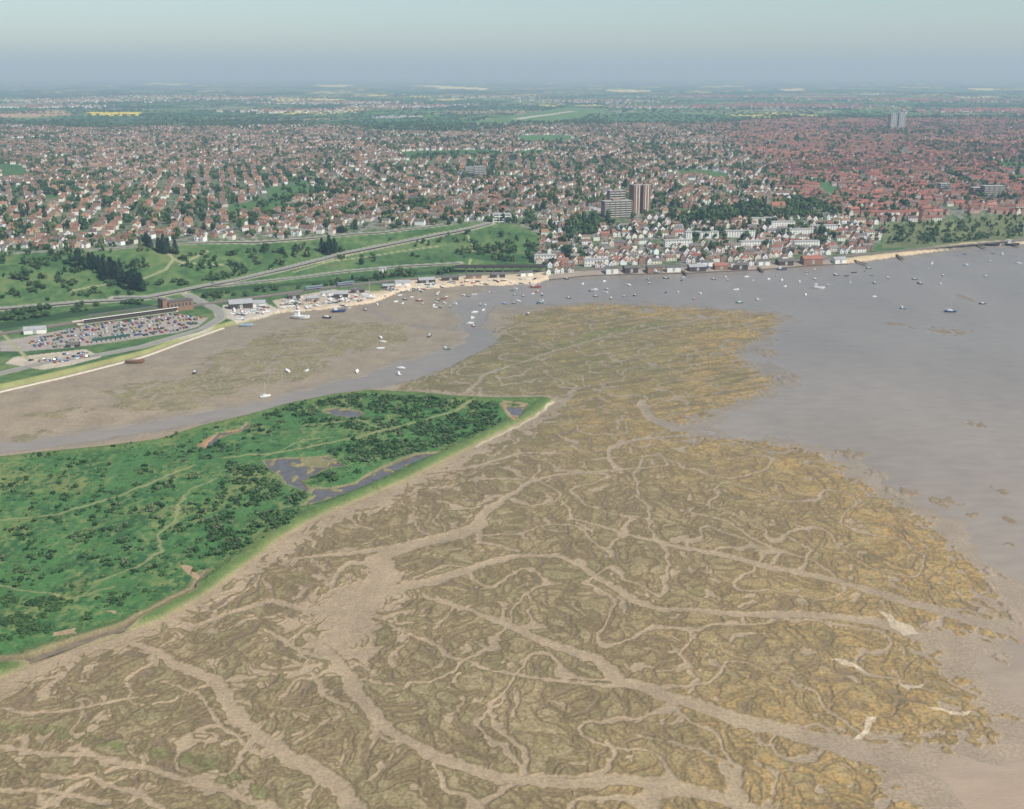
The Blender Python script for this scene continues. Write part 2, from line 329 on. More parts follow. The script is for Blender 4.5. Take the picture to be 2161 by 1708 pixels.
yel=(_h(cellx,celly,9)/4294967296.0<.05)&(perlin(x/260,y/420,136)>-.1)&(y>5200); cf[yel]=col(.62,.53,.15)
ed=np.minimum(np.abs((fx+.37*np.floor(fy))%1-.5),np.abs(fy%1-.5)); cf=mix(cf,tl(.015,.04,.018),ss(ed,.43,.475)*.9)
spk=fbm(x/90,y/260,133,3)
cf=mix(cf,tl(.018,.048,.022),ss(spk,.02,.35)*.8)
vil=ss(fbm(x/700,y/1000,134,2),.06,.20)*ss(y,13000,8000)
cf=mix(cf,tl(.34,.28,.25),vil*np.clip(.2+2.2*perlin(x/30,y/60,135),0,1)*.7)
cl=mix(cl,cf,np.clip(far,0,1))
for a,c in [([(318,175.5),(395,176.5),(380,179),(300,178)],(.8,.7,.25)),([(660,180),(722,178.5),(755,182),(690,184)],(.8,.68,.2)),([(868,181),(905,180),(1035,187),(1020,190),(960,187),(915,188),(930,185)],(.85,.73,.28)),([(556,209),(650,207.5),(730,210),(700,213),(640,212),(600,215)],(.7,.6,.2)),([(1265,192),(1330,189.5),(1388,192),(1340,194.5)],(.8,.68,.3)),([(1640,188),(1690,187),(1700,191),(1660,192.5)],(.7,.58,.3)),([(2035,187.5),(2085,186.5),(2118,189),(2070,191)],(.75,.65,.3)),([(2000,205),(2090,203.5),(2115,206),(2040,208)],(.6,.5,.25)),([(900,211),(965,208),(988,210),(930,213)],(.6,.5,.2)),([(640,196),(700,193),(760,194),(700,198)],(.5,.45,.2)),([(1480,183),(1540,181.5),(1570,183),(1510,185)],(.6,.5,.25)),([(1800,199),(1880,197),(1900,199),(1840,201)],(.45,.42,.25)),
  ([(175,236),(300,237),(292,245),(200,244)],(.66,.52,.06)),([(0,236),(130,234),(155,242),(60,248),(0,248)],(.42,.28,.17)),([(960,262),(1200,226),(1290,230),(1180,258)],(.10,.19,.06)),([(1078,252),(1200,235),(1222,235),(1110,251)],(.36,.34,.24)),([(1088,251.5),(1202,236),(1211,236),(1103,251)],(.50,.46,.40)),([(780,246),(870,242),(900,246),(800,252)],(.34,.34,.32)),([(640,255),(820,250),(1010,250),(1000,262),(700,268)],(.06,.14,.05)),
  ([(1290,240),(1400,236),(1560,250),(1400,262),(1270,254)],(.06,.14,.05)),([(820,300),(1000,296),(1010,304),(830,310)],(.07,.14,.05)),([(1080,286),(1200,286),(1215,298),(1110,302)],(.08,.18,.06)),([(1850,245),(1940,242),(2161,246),(2161,252),(1860,254)],(.07,.13,.05)),([(840,320),(1040,316),(1070,330),(860,338)],(.06,.13,.04)),([(0,345),(50,350),(70,372),(0,380)],(.06,.13,.04)),([(0,255),(400,250),(430,262),(0,268)],(.055,.11,.04)),([(1872,474),(2161,457),(2400,440),(2400,490),(2161,508),(1960,522),(1860,525)],(.13,.15,.065))]:
    s=inpoly(x,y,polyH(a)); cl[s]=col(*c)*(1+.2*perlin(x[s]/60,y[s]/90,152)+.35*(y[s]<1900)*fbm(x[s]/12,y[s]/16,153,3))[:,None]
def strip(L,wd,c,soft=2.0,pts=None):
    global cl
    p=pts or roadH(L); d=linedist(x,y,p,wd); cl=mix(cl,tl(*c),ss(d,soft,-soft*.3))
ld=y-yshore(x)
sandx=((x>P0(590,655)[0])&(x<P0(1160,600,0)[0]))
cl=mix(cl,tl(.58,.46,.32),(ss(ld+6*perlin(x/12,y/12,140),60,38)*sandx))
sx2=(x>P0(1780,556)[0])
cl=mix(cl,tl(.56,.43,.27),ss(ld+4*perlin(x/12,y/12,141),26,16)*sx2)
sx3=(x>P0(1160,600)[0])&(~sx2)
cl=mix(cl,tl(.30,.25,.20),ss(ld,30,20)*sx3)
sx4=(x<P0(590,655)[0])
cl=mix(cl,tl(.27,.27,.11),ss(ld,14,8)*sx4)
for a,c in [([(40,715),(170,690),(370,662),(400,668),(440,672),(420,690),(380,702),(250,722),(150,735),(60,742),(0,742),(0,722)],(.34,.29,.25)),
            ([(10,768),(30,755),(180,738),(215,755),(150,772),(90,782)],(.48,.40,.31)),([(470,645),(560,640),(590,655),(560,672),(500,685),(470,670)],(.46,.40,.33)),
            ([(575,635),(700,612),(780,615),(790,635),(680,652),(590,660)],(.45,.37,.28))]:
    s=inpoly(x,y,polyH(a)); cl[s]=col(*c)*(1+.12*perlin(x[s]/4,y[s]/6,150))[:,None]
ROADS=[([(-60,660),(0,653),(150,641),(300,632),(400,612),(480,596),(560,578),(700,543),(850,512),(1000,482),(1035,472)],9,'coastal_road'),
 ([(440,606),(600,590),(700,577),(850,563),(970,556)],6,'cutting_road'),
 ([(-60,543),(0,537),(200,528),(470,513),(700,500),(840,488),(960,472)],6,'clifftop_road'),
 ([(395,622),(430,640),(462,655),(468,672),(430,695),(300,733),(200,752),(100,765),(0,790)],7,'station_road'),
 ([(240,630),(330,628),(395,640)],7,'bridge_approach_road')]
for L,wd,_ in ROADS: strip(L,wd+3,(.36,.34,.25))
PATHS=[[(300,590),(350,570),(365,550),(360,535)],[(350,535),(380,555),(470,560)],[(150,615),(300,590)],[(620,575),(800,520),(940,490)],[(380,560),(420,540),(440,530)],[(0,700),(60,760),(120,750)],[(990,560),(1000,520),(985,495)],[(640,560),(760,545),(930,520)]]
for L in PATHS: strip(L,2.0,(.32,.31,.17),1.5)
RAIL=[(-100,722),(0,706),(170,680),(370,652),(420,644),(560,626),(700,607),(820,594),(1000,579),(1150,573),(1450,562),(1700,551),(1850,535),(2161,507)]
strip(RAIL,12,(.17,.14,.12))
for L,wd,c in [([(0,690),(150,665),(290,648)],24,(.03,.07,.025)),([(420,615),(600,602),(800,587),(950,572)],14,(.035,.08,.025)),([(1000,540),(1050,548),(1120,545)],26,(.04,.095,.03))]: strip(L,wd,c,6)
COL[li]=cl
# ------------------------------------------------------------------ mesh/mat utils
def nodes(name,rough=.9,spec=.3):
    m=bpy.data.materials.new(name); m.use_nodes=True; t=m.node_tree; b=t.nodes['Principled BSDF']
    b.inputs['Roughness'].default_value=rough; b.inputs['Specular IOR Level'].default_value=spec
    return m,t,b
def mul(t,a,b):
    n_=t.nodes.new('ShaderNodeMix'); n_.data_type='RGBA'; n_.blend_type='MULTIPLY'; n_.inputs[0].default_value=1
    t.links.new(a,n_.inputs[6]); t.links.new(b,n_.inputs[7]); return n_.outputs[2]
def noiseramp(t,scale,lo,hi,detail=4,coord='Object',a=.3,b=.7,vec=None):
    tc=t.nodes.new('ShaderNodeTexCoord'); nz=t.nodes.new('ShaderNodeTexNoise'); nz.inputs['Scale'].default_value=scale; nz.inputs['Detail'].default_value=detail
    if vec:
        mp_=t.nodes.new('ShaderNodeMapping'); mp_.inputs['Scale'].default_value=vec; t.links.new(tc.outputs[coord],mp_.inputs[0]); t.links.new(mp_.outputs[0],nz.inputs['Vector'])
    else: t.links.new(tc.outputs[coord],nz.inputs['Vector'])
    r=t.nodes.new('ShaderNodeValToRGB')
    r.color_ramp.elements[0].position=a; r.color_ramp.elements[1].position=b
    r.color_ramp.elements[0].color=(lo,lo,lo,1); r.color_ramp.elements[1].color=(hi,hi,hi,1)
    t.links.new(nz.outputs['Fac'],r.inputs[0]); return r.outputs[0],nz
def mat_color(name,c,rough=.85,var=.15,scale=.6,spec=.3,metal=0):
    m,t,b=nodes(name,rough,spec); b.inputs['Metallic'].default_value=metal
    rgb=t.nodes.new('ShaderNodeRGB'); rgb.outputs[0].default_value=(*c,1)
    r,_=noiseramp(t,scale,1-var,1+var); t.links.new(mul(t,rgb.outputs[0],r),b.inputs['Base Color']); return m
def mat_objcol(name,rough=.8,var=.12,scale=.8,spec=.3):
    m,t,b=nodes(name,rough,spec); oi=t.nodes.new('ShaderNodeObjectInfo')
    r,_=noiseramp(t,scale,1-var,1+var); t.links.new(mul(t,oi.outputs['Color'],r),b.inputs['Base Color']); return m
def mat_attr(name,rough=.9,var=.2,scale=.3,spec=.2):
    m,t,b=nodes(name,rough,spec); at=t.nodes.new('ShaderNodeAttribute'); at.attribute_name='tint'
    r,_=noiseramp(t,scale,1-var,1+var); t.links.new(mul(t,at.outputs['Color'],r),b.inputs['Base Color']); return m
def mesh_np(name,V,faces_idx,loop_tot,mat,tint=None,smooth=False):
    me=bpy.data.meshes.new(name); me.vertices.add(len(V)); me.vertices.foreach_set('co',np.ascontiguousarray(V,dtype=np.float32).ravel())
    me.loops.add(len(faces_idx)); me.loops.foreach_set('vertex_index',faces_idx.astype(np.int32))
    me.polygons.add(len(loop_tot)); ls=np.concatenate([[0],np.cumsum(loop_tot)[:-1]]).astype(np.int32)
    me.polygons.foreach_set('loop_start',ls)
    me.update(calc_edges=True)
    me.polygons.foreach_set('use_smooth',np.full(len(loop_tot),smooth))
    if tint is not None:
        a=me.attributes.new('tint','FLOAT_COLOR','POINT'); c=np.ones((len(V),4),np.float32); c[:,:3]=tint; a.data.foreach_set('color',c.ravel())
    if mat: me.materials.append(mat)
    return me
def link(name,me,kind=None,label=None,category=None,parent=None,loc=None,group=None):
    o=bpy.data.objects.new(name,me); scene.collection.objects.link(o)
    if kind:o['kind']=kind
    if label:o['label']=label
    if category:o['category']=category
    if group:o['group']=group
    if parent:o.parent=parent
    if loc is not None:o.location=loc
    return o
# ------------------------------------------------------------------ ground object
mg,t,b=nodes("ground_mud_and_grass",.9,.2)
at=t.nodes.new('ShaderNodeAttribute'); at.attribute_name='tint'
r1,nz1=noiseramp(t,.9,.78,1.18,6,'Object',.3,.7); r2,nz2=noiseramp(t,.06,.88,1.1,5,'Object')
t.links.new(mul(t,mul(t,at.outputs['Color'],r1),r2),b.inputs['Base Color'])
aw=t.nodes.new('ShaderNodeAttribute'); aw.attribute_name='wet'
mr=t.nodes.new('ShaderNodeMapRange'); mr.inputs[3].default_value=.95; mr.inputs[4].default_value=.6
t.links.new(aw.outputs['Fac'],mr.inputs[0]); t.links.new(mr.outputs[0],b.inputs['Roughness'])
bp=t.nodes.new('ShaderNodeBump'); bp.inputs['Strength'].default_value=.3; bp.inputs['Distance'].default_value=.3
t.links.new(nz1.outputs['Fac'],bp.inputs['Height']); t.links.new(bp.outputs[0],b.inputs['Normal'])
ii=np.arange(R*C).reshape(R,C)
quads=np.stack([ii[:-1,:-1],ii[:-1,1:],ii[1:,1:],ii[1:,:-1]],-1).reshape(-1)
me=mesh_np("ground",np.stack([X,Y,Z],1),quads,np.full((R-1)*(C-1),4),mg,COL,True)
a=me.attributes.new('wet','FLOAT','POINT'); a.data.foreach_set('value',WET.astype(np.float32))
link("ground",me,'structure',"tidal mudflat, green hillside and distant farmland terrain")
Zg=Z.reshape(R,C)
def gz(x,y):
    x=np.asarray(x,float);y=np.asarray(y,float)
    fr=(inv[0]-1/np.maximum(y,229))/(inv[0]-inv[-1])*(R-1); r0=np.clip(np.floor(fr).astype(int),0,R-2); fr=np.clip(fr-r0,0,1)
    fc=(np.clip(x/(0.53*y+55),-1,1)+1)/2*(C-1); c0=np.clip(np.floor(fc).astype(int),0,C-2); fc=np.clip(fc-c0,0,1)
    return (Zg[r0,c0]*(1-fr)*(1-fc)+Zg[r0+1,c0]*fr*(1-fc)+Zg[r0,c0+1]*(1-fr)*fc+Zg[r0+1,c0+1]*fr*fc)
print("ground",time.time()-T0)
# ------------------------------------------------------------------ water
mw,t,b=nodes("muddy_estuary_water",.36,.28)
geo=t.nodes.new('ShaderNodeNewGeometry'); sp=t.nodes.new('ShaderNodeSeparateXYZ'); t.links.new(geo.outputs['Position'],sp.inputs[0])
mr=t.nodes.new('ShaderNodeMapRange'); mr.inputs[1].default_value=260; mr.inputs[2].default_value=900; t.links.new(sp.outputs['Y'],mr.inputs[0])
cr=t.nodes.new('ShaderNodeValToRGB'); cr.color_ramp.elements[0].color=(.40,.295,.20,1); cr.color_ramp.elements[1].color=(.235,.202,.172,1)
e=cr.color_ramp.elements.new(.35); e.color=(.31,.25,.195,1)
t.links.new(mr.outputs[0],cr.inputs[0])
r1,nzA=noiseramp(t,.012,.90,1.08,6,'Object',.3,.7,(1,.5,1)); r3,_=noiseramp(t,.10,.90,1.07,6,'Object',.3,.7,(.6,1.3,1))
t.links.new(mul(t,mul(t,cr.outputs[0],r1),r3),b.inputs['Base Color'])
tc=t.nodes.new('ShaderNodeTexCoord'); mp=t.nodes.new('ShaderNodeMapping'); mp.inputs['Scale'].default_value=(.5,1.1,1); nw=t.nodes.new('ShaderNodeTexNoise'); nw.inputs['Scale'].default_value=.9; nw.inputs['Detail'].default_value=5
t.links.new(tc.outputs['Object'],mp.inputs[0]); t.links.new(mp.outputs[0],nw.inputs['Vector'])
bp=t.nodes.new('ShaderNodeBump'); bp.inputs['Strength'].default_value=.5; bp.inputs['Distance'].default_value=.4
t.links.new(nw.outputs['Fac'],bp.inputs['Height']); t.links.new(bp.outputs[0],b.inputs['Normal'])
def sheet(name,pts,z,mat,label):
    bm=bmesh.new(); vs=[bm.verts.new((p[0],p[1],z)) for p in pts]; f=bm.faces.new(vs); 
    f.normal_update()
    if f.normal.z<0: f.normal_flip()
    bmesh.ops.triangulate(bm,faces=[f]); m_=bpy.data.meshes.new(name); bm.to_mesh(m_); bm.free(); m_.materials.append(mat)
    return link(name,m_,'structure',label)
sheet("sea_water",[(-2500,100),(2500,100),(2500,2600),(-2500,2600)],0,mw,"shallow muddy estuary water at low tide")
mp2,t,b=nodes("pond_water",.18,.42); r,_=noiseramp(t,.2,.75,1.2); rgb=t.nodes.new('ShaderNodeRGB'); rgb.outputs[0].default_value=(.12,.105,.09,1); t.links.new(mul(t,rgb.outputs[0],r),b.inputs['Base Color'])
mdt=mat_color("muddy_ditch_water",(.19,.15,.105),.35,.2,.3,.4)
def grow(p,k):
    cxx=sum(q[0] for q in p)/len(p); cyy=sum(q[1] for q in p)/len(p)
    return [(cxx+(q[0]-cxx)*k,cyy+(q[1]-cyy)*k) for q in p]
pb_out=poly0([(540,965),(700,955),(740,975),(790,980),(940,948),(950,960),(800,1022),(640,1078),(610,1050),(590,1025),(560,1000)],1.0)
dq=np.array(icreek); tg=np.gradient(dq,axis=0); tg/=np.hypot(tg[:,0],tg[:,1])[:,None]; nr=np.stack([-tg[:,1],tg[:,0]],1)
ditch=(dq+nr*4.0).tolist()+(dq-nr*4.0)[::-1].tolist()
for p in [pb_out]+[grow(q,1.15) for q in ponds[1:]]: sheet("pond_water",p,1.0,mp2,"still dark pond among the scrub")
sheet("ditch_water",ditch,.95,mdt,"narrow muddy drainage ditch behind the island bank")
# ------------------------------------------------------------------ strips (roads)
def resample(p,step):
    p=np.array(p); d=np.r_[0,np.cumsum(np.hypot(*np.diff(p,axis=0).T))]; n_=max(2,int(d[-1]/step)); s=np.linspace(0,d[-1],n_)
    q=np.stack([np.interp(s,d,p[:,0]),np.interp(s,d,p[:,1])],1)
    for _ in range(6): q[1:-1]=(q[:-2]+2*q[1:-1]+q[2:])/4
    return q
def ribbon(name,L,wd,mat,label,dz=.15,pts=None,kind='structure',prof=None,step=5,cat=None):
    q=resample(pts or roadH(L),step); tg=np.gradient(q,axis=0); tg/=np.hypot(tg[:,0],tg[:,1])[:,None]; nr=np.stack([-tg[:,1],tg[:,0]],1)
    prof=prof or [(-wd/2,0),(-wd/4,0),(0,0),(wd/4,0),(wd/2,0)]
    zs=np.max([gz(q[:,0]+nr[:,0]*o,q[:,1]+nr[:,1]*o) for o,_ in prof],axis=0)
    V=[]
    for o,h in prof: V.append(np.stack([q[:,0]+nr[:,0]*o,q[:,1]+nr[:,1]*o,zs+dz+h],1))
    k=len(prof); n_=len(q); V=np.stack(V,1).reshape(-1,3); I=np.arange(n_*k).reshape(n_,k)
    qd=np.stack([I[:-1,1:],I[:-1,:-1],I[1:,:-1],I[1:,1:]],-1).reshape(-1)
    m_=mesh_np(name,V,qd,np.full((n_-1)*(k-1),4),mat); o=link(name,m_,kind,label)
    if cat:o['category']=cat
    return q
m_asph=mat_color("worn_asphalt",(.27,.25,.225),.9,.1,.2)
for L,wd,nm in ROADS: ribbon(nm,L,wd,m_asph,"pale asphalt road with grass verges")
m_ballast=mat_color("rail_ballast",(.13,.11,.095),.95,.2,.5); m_rail=mat_color("rail_steel",(.3,.25,.22),.5)
ribbon("railway",RAIL,9,m_ballast,"railway ballast bed with tracks",.2)
for off in (-3,-1.5,1.5,3):
    pr=[(off-.1,0),(off-.1,.18),(off+.1,.18),(off+.1,0)]
    ribbon("railway_rail",RAIL,9,m_rail,"steel running rail",.22,prof=pr)
m_conc=mat_color("pale_concrete",(.55,.48,.38),.9,.12,.3)
SW=poly0([(-60,838),(0,823),(150,789),(300,751),(400,714),(470,690)],2)
ribbon("sea_wall",None,5,m_conc,"pale concrete sea wall edging the mudflat",0.1,pts=SW,kind=None,prof=[(-3.5,-2.6),(-1.5,.5),(1.0,.5),(1.2,-.6)],cat="sea wall")
SW2=poly0([(1160,590),(1250,581),(1450,576),(1600,569),(1700,561),(1790,556)],1)
ribbon("quay_wall",None,3,mat_color("dark_quay_stone",(.12,.09,.07)),"dark stone quay wall below old town",0.1,pts=SW2,kind=None,prof=[(-1.5,-2.6),(-1.4,.5),(1.4,.5),(1.5,-2.0)],cat="quay wall")
# ------------------------------------------------------------------ houses
def house_geo(kind):
    W=[];Fw=[];Rf=[];Fr=[];Cm=[];Fc=[]
    def quad(V,Fs,*p):
        i=len(V); V.extend(p); Fs.append(tuple(range(i,i+len(p))))
    def box(V,Fs,x0,x1,y0,y1,z0,z1):
        quad(V,Fs,(x0,y0,z0),(x1,y0,z0),(x1,y0,z1),(x0,y0,z1)); quad(V,Fs,(x1,y1,z0),(x0,y1,z0),(x0,y1,z1),(x1,y1,z1))
        quad(V,Fs,(x1,y0,z0),(x1,y1,z0),(x1,y1,z1),(x1,y0,z1)); quad(V,Fs,(x0,y1,z0),(x0,y0,z0),(x0,y0,z1),(x0,y1,z1))
        quad(V,Fs,(x0,y0,z1),(x1,y0,z1),(x1,y1,z1),(x0,y1,z1))
    def gabX(x0,x1,y0,y1,z,h,o=.4):
        ym=(y0+y1)/2; s=h/((y1-y0)/2); 
        quad(W,Fw,(x0,y1,z),(x0,y0,z),(x0,ym,z+h)); quad(W,Fw,(x1,y0,z),(x1,y1,z),(x1,ym,z+h))
        quad(Rf,Fr,(x0-o,y0-o,z-o*s),(x1+o,y0-o,z-o*s),(x1+o,ym,z+h+.05),(x0-o,ym,z+h+.05)); quad(Rf,Fr,(x1+o,y1+o,z-o*s),(x0-o,y1+o,z-o*s),(x0-o,ym,z+h+.05),(x1+o,ym,z+h+.05))
    def gabY(x0,x1,y0,y1,z,h,o=.3):
        xm=(x0+x1)/2; s=h/((x1-x0)/2)
        quad(W,Fw,(x0,y0,z),(x1,y0,z),(xm,y0,z+h)); quad(W,Fw,(x1,y1,z),(x0,y1,z),(xm,y1,z+h))
        quad(Rf,Fr,(x0-o,y1,z-o*s),(x0-o,y0-o*.5,z-o*s),(xm,y0-o*.5,z+h+.05),(xm,y1,z+h+.05)); quad(Rf,Fr,(x1+o,y0-o*.5,z-o*s),(x1+o,y1,z-o*s),(xm,y1,z+h+.05),(xm,y0-o*.5,z+h+.05))
    def hip(x0,x1,y0,y1,z,h,o=.45):
        x0-=o;x1+=o;y0-=o;y1+=o; ym=(y0+y1)/2; r=(y1-y0)/2*.9
        quad(Rf,Fr,(x0,y0,z),(x1,y0,z),(x1-r,ym,z+h),(x0+r,ym,z+h)); quad(Rf,Fr,(x1,y1,z),(x0,y1,z),(x0+r,ym,z+h),(x1-r,ym,z+h))
        quad(Rf,Fr,(x1,y0,z),(x1,y1,z),(x1-r,ym,z+h)); quad(Rf,Fr,(x0,y1,z),(x0,y0,z),(x0+r,ym,z+h))
    win=[]
    if kind=='semi':
        box(W,Fw,-6.2,6.2,-3.7,3.7,-2,5.2); gabX(-6.2,6.2,-3.7,3.7,5.2,2.9)
        for a in (-4.2,4.2): box(W,Fw,a-1.9,a+1.9,-4.9,-3.7,-2,5.2); gabY(a-1.9,a+1.9,-4.9,0.3,5.2,2.5); win+=[(a,-4.93,1.4),(a,-4.93,3.8)]
        win+=[(-1.3,-3.73,1.4),(1.3,-3.73,1.4)]; box(Cm,Fc,-.8,.8,-.5,.5,7.6,9.2)
    elif kind=='detached':
        box(W,Fw,-4.2,4.2,-3.7,3.7,-2,5.1); hip(-4.2,4.2,-3.7,3.7,5.1,3.0); box(W,Fw,-4.0,-.5,-4.9,-3.7,-2,5.1); gabY(-4.0,-.5,-4.9,-.6,5.1,2.3)
        win+=[(-2.3,-4.93,1.4),(-2.3,-4.93,3.8),(2.2,-3.73,1.4),(2.2,-3.73,3.8)]; box(Cm,Fc,2.6,3.6,.2,1.0,6,8.8)
    elif kind=='gable':
        box(W,Fw,-3.3,3.3,-4.7,4.7,-2,5.3); gabY(-3.3,3.3,-4.7,5.1,5.3,3.5); win+=[(-1.7,-4.73,1.4),(1.7,-4.73,1.4),(0,-4.73,4.2)]; box(Cm,Fc,-3.5,-2.6,-.5,.5,5.5,9.0)
    elif kind=='terrace':
        box(W,Fw,-7.6,7.6,-3.6,3.6,-2,5.4); gabX(-7.6,7.6,-3.6,3.6,5.4,2.6)
        win+=[(a,-3.63,b_) for a in (-5.8,-2.1,2.1,5.8) for b_ in (1.4,4.0)]; box(Cm,Fc,-.7,.7,-.4,.4,7.6,9.2); box(W,Fw,-3,-.2,3.5,6.6,-2,4.5)
    elif kind=='bungalow':
        box(W,Fw,-5.0,5.0,-4.2,4.2,-2,2.7); hip(-5.0,5.0,-4.2,4.2,2.7,3.2); box(Cm,Fc,2.0,2.9,-.4,.4,4.3,6.7); win+=[(-3,-4.23,1.3),(3,-4.23,1.3)]
    return (W,Fw),(Rf,Fr),(Cm,Fc),win
KINDS=['semi','detached','gable','terrace','bungalow']
GEO={k:house_geo(k) for k in KINDS}
def py_mesh(name,V,Fs,mat):
    m_=bpy.data.meshes.new(name); m_.from_pydata(V,[],Fs); m_.update()
    if mat:m_.materials.append(mat)
    return m_
m_wall=mat_objcol("rendered_house_wall",.85,.08,1.2); m_roof=mat_objcol("clay_tile_roof",.85,.2,1.0); m_chim=mat_color("chimney_brick",(.28,.13,.08)); m_glass=mat_color("window_glass",(.05,.06,.075),.15,.2,1,.5)
HM={}
for k in KINDS:
    (W,Fw),(Rf,Fr),(Cm,Fc),win=GEO[k]
    HM[k]=(py_mesh("house_wall",W,Fw,m_wall),py_mesh("house_roof",Rf,Fr,m_roof),py_mesh("house_chimney",Cm,Fc,m_chim),win)
m_win=py_mesh("house_window",[(-.75,0,-.6),(.75,0,-.6),(.75,0,.6),(-.75,0,.6),(-.75,.1,-.6),(.75,.1,-.6),(.75,.1,.6),(-.75,.1,.6)],[(0,1,2,3),(4,0,3,7),(1,5,6,2),(3,2,6,7),(0,4,5,1)],m_glass)
hp=[]
for i,(sx,sy,an) in enumerate(SEEDS):
    ca,sa=math.cos(an),math.sin(an); Rr=460; su=sx*ca+sy*sa; sv=-sx*sa+sy*ca
    redzone=sx>450+.12*(sy-1500)
    vs=np.arange(math.floor((sv-Rr)/PITCH)*PITCH,sv+Rr,PITCH)
    for v0 in vs:
        for side,off in ((0,PITCH/2-9.5),(1,PITCH/2+9.5)):
            u=su-Rr
            while u<su+Rr:
                big_=rng.random()
                if redzone: step=(15.0 if big_<.7 else 7.6)
                else: step=14.2*(1 if big_<.45 else .66)*(1+ .3*rng.random())
                if sy>3200: step*=1.1
                um=u%(PITCH*4)
                if 12<um<PITCH*4-7:
                    v1=v0+off+rng.normal(0,.4 if redzone else 1.3)
                    hp.append((u*ca-v1*sa,u*sa+v1*ca,an+(0 if side else math.pi)+rng.normal(0,.01 if redzone else .04),i,big_,0))
                u+=step
hp=np.array(hp)
m=np.abs(hp[:,0])<0.5*hp[:,1]+30; hp=hp[m]
m=inpoly(hp[:,0],hp[:,1],town); hp=hp[m]
m=district(hp[:,0],hp[:,1])==hp[:,3].astype(int); hp=hp[m]
m=~inpoly(hp[:,0],hp[:,1],oldtown); hp=hp[m]
gr=green(hp[:,0],hp[:,1]); m=(gr<GT)&(rng.random(len(hp))<np.clip(1.0-.45*fbm(hp[:,0]/90,hp[:,1]/90,210,2)-.08,.5,1))
m&=(townend(hp[:,0],hp[:,1])<TEND)
hp=hp[m]
ot=[]; A=np.array(oldtown); vv=A[:,1].min()-150
while vv<A[:,1].max()+150:
    u=A[:,0].min()
    while u<A[:,0].max():
        big_=rng.random(); stp=(12.5 if big_<.4 else 7.8)*(1+.25*rng.random())
        yy=vv+.18*(u-A[:,0].min())+14*perlin(np.array([u/90.]),np.array([vv/60.]),190)[0]+rng.normal(0,1.0)
        ot.append((u,yy,.18+.25*float(perlin(np.array([u/70.]),np.array([vv/70.]),191)[0])+(1.57 if rng.random()<.15 else 0),0,big_,1)); u+=stp
    vv+=17.5
ot=np.array(ot); ot=ot[inpoly(ot[:,0],ot[:,1],oldtown)&(rng.random(len(ot))<.80)]
hp=np.vstack([hp,ot])
vp=[]
for (a,b_,n_,rx,ry) in [(150,213,260,700,500),(480,208,200,500,500),(330,205,120,500,400),(700,218,220,400,300),(860,225,160,300,260),(1480,205,160,500,400),(1650,225,300,500,350),(1950,212,260,700,500),(1250,215,160,500,400),(1050,205,120,400,400),(2100,235,200,400,300),(620,236,160,300,200),(100,226,120,400,200),(1400,228,160,350,250)]:
    cx0,cy0=[float(q[0]) for q in hit(a,b_)]
    for k in range(n_): vp.append((cx0+rng.normal(0,rx*.5),cy0+rng.normal(0,ry*.6),rng.uniform(-.4,.4),0,rng.random(),2))
hp=np.vstack([hp,np.array(vp)])
hp=hp[(hp[:,1]>yshore(hp[:,0])+14)]
LM=polyH([(1300,458),(1350,450),(1620,446),(1890,275),(2090,420),(1005,374),(1058,470),(1985,405)]); LR=[38,28,30,60,35,30,22,25]
keep=np.ones(len(hp),bool)
for (a,b_),r_ in zip(LM,LR): keep&=np.hypot(hp[:,0]-a,(hp[:,1]-b_)*.8)>r_
railW=roadH(RAIL)
for L_,w_ in [(railW,24)]+[(roadH(L),wd+16) for L,wd,_ in ROADS]: keep&=linedist(hp[:,0],hp[:,1],L_,w_)>0
wooded=polyH([(1190,490),(1215,462),(1270,472),(1255,500),(1200,505)]); wooded2=polyH([(1400,470),(1490,448),(1600,430),(1720,428),(1770,452),(1690,462),(1500,470)])
runway=polyH([(960,262),(1200,226),(1290,230),(1180,258)]); fieldsA=[polyH(q) for q in [[(1080,286),(1200,286),(1215,298),(1110,302)],[(840,320),(1040,316),(1070,330),(860,338)],[(0,345),(50,350),(70,372),(0,380)],[(1290,240),(1400,236),(1560,250),(1400,262),(1270,254)],[(640,255),(820,250),(1010,250),(1000,262),(700,268)],[(0,236),(130,234),(300,236),(292,248),(0,248)]]]
for q in [wooded,wooded2,runway]+fieldsA: keep&=~inpoly(hp[:,0],hp[:,1],q)
TERR=[(1735,488,40),(1690,496,36),(1650,480,34),(1560,500,40),(1480,502,44),(1610,472,36),(1590,522,38),(1430,520,36),(1700,522,34)]
for (a,b_),(_,_,w_) in zip(polyH([(q[0],q[1]) for q in TERR]),TERR): keep&=~((np.abs(hp[:,0]-a)<w_/2+5)&(np.abs(hp[:,1]-b_)<12))
hp=hp[keep]
hz=gz(hp[:,0],hp[:,1])
dist=np.hypot(hp[:,0],hp[:,1]); order=np.argsort(dist); hp=hp[order]; hz=hz[order]; dist=dist[order]
print("houses",len(hp))
ROOFS=[(.24,.13,.085),(.20,.12,.082),(.28,.15,.095),(.17,.125,.10),(.14,.12,.11),(.20,.155,.12),(.31,.175,.105),(.23,.125,.088),(.18,.14,.11),(.16,.105,.08)]
ROOFR=[(.30,.115,.085),(.26,.105,.08),(.23,.115,.088),(.33,.135,.10),(.17,.125,.11),(.27,.11,.085),(.20,.135,.12),(.20,.095,.075)]
ROOFG=[(.16,.15,.15),(.20,.16,.14),(.13,.12,.12),(.22,.14,.11),(.20,.185,.175)]
WALLS=[(.80,.77,.70),(.82,.80,.76),(.72,.64,.52),(.76,.71,.62),(.34,.21,.15),(.48,.35,.25),(.82,.80,.77),(.64,.57,.47),(.82,.80,.74)]
WALLR=[(.36,.22,.17),(.44,.31,.24),(.68,.62,.53),(.40,.26,.20),(.70,.64,.56),(.36,.21,.16)]
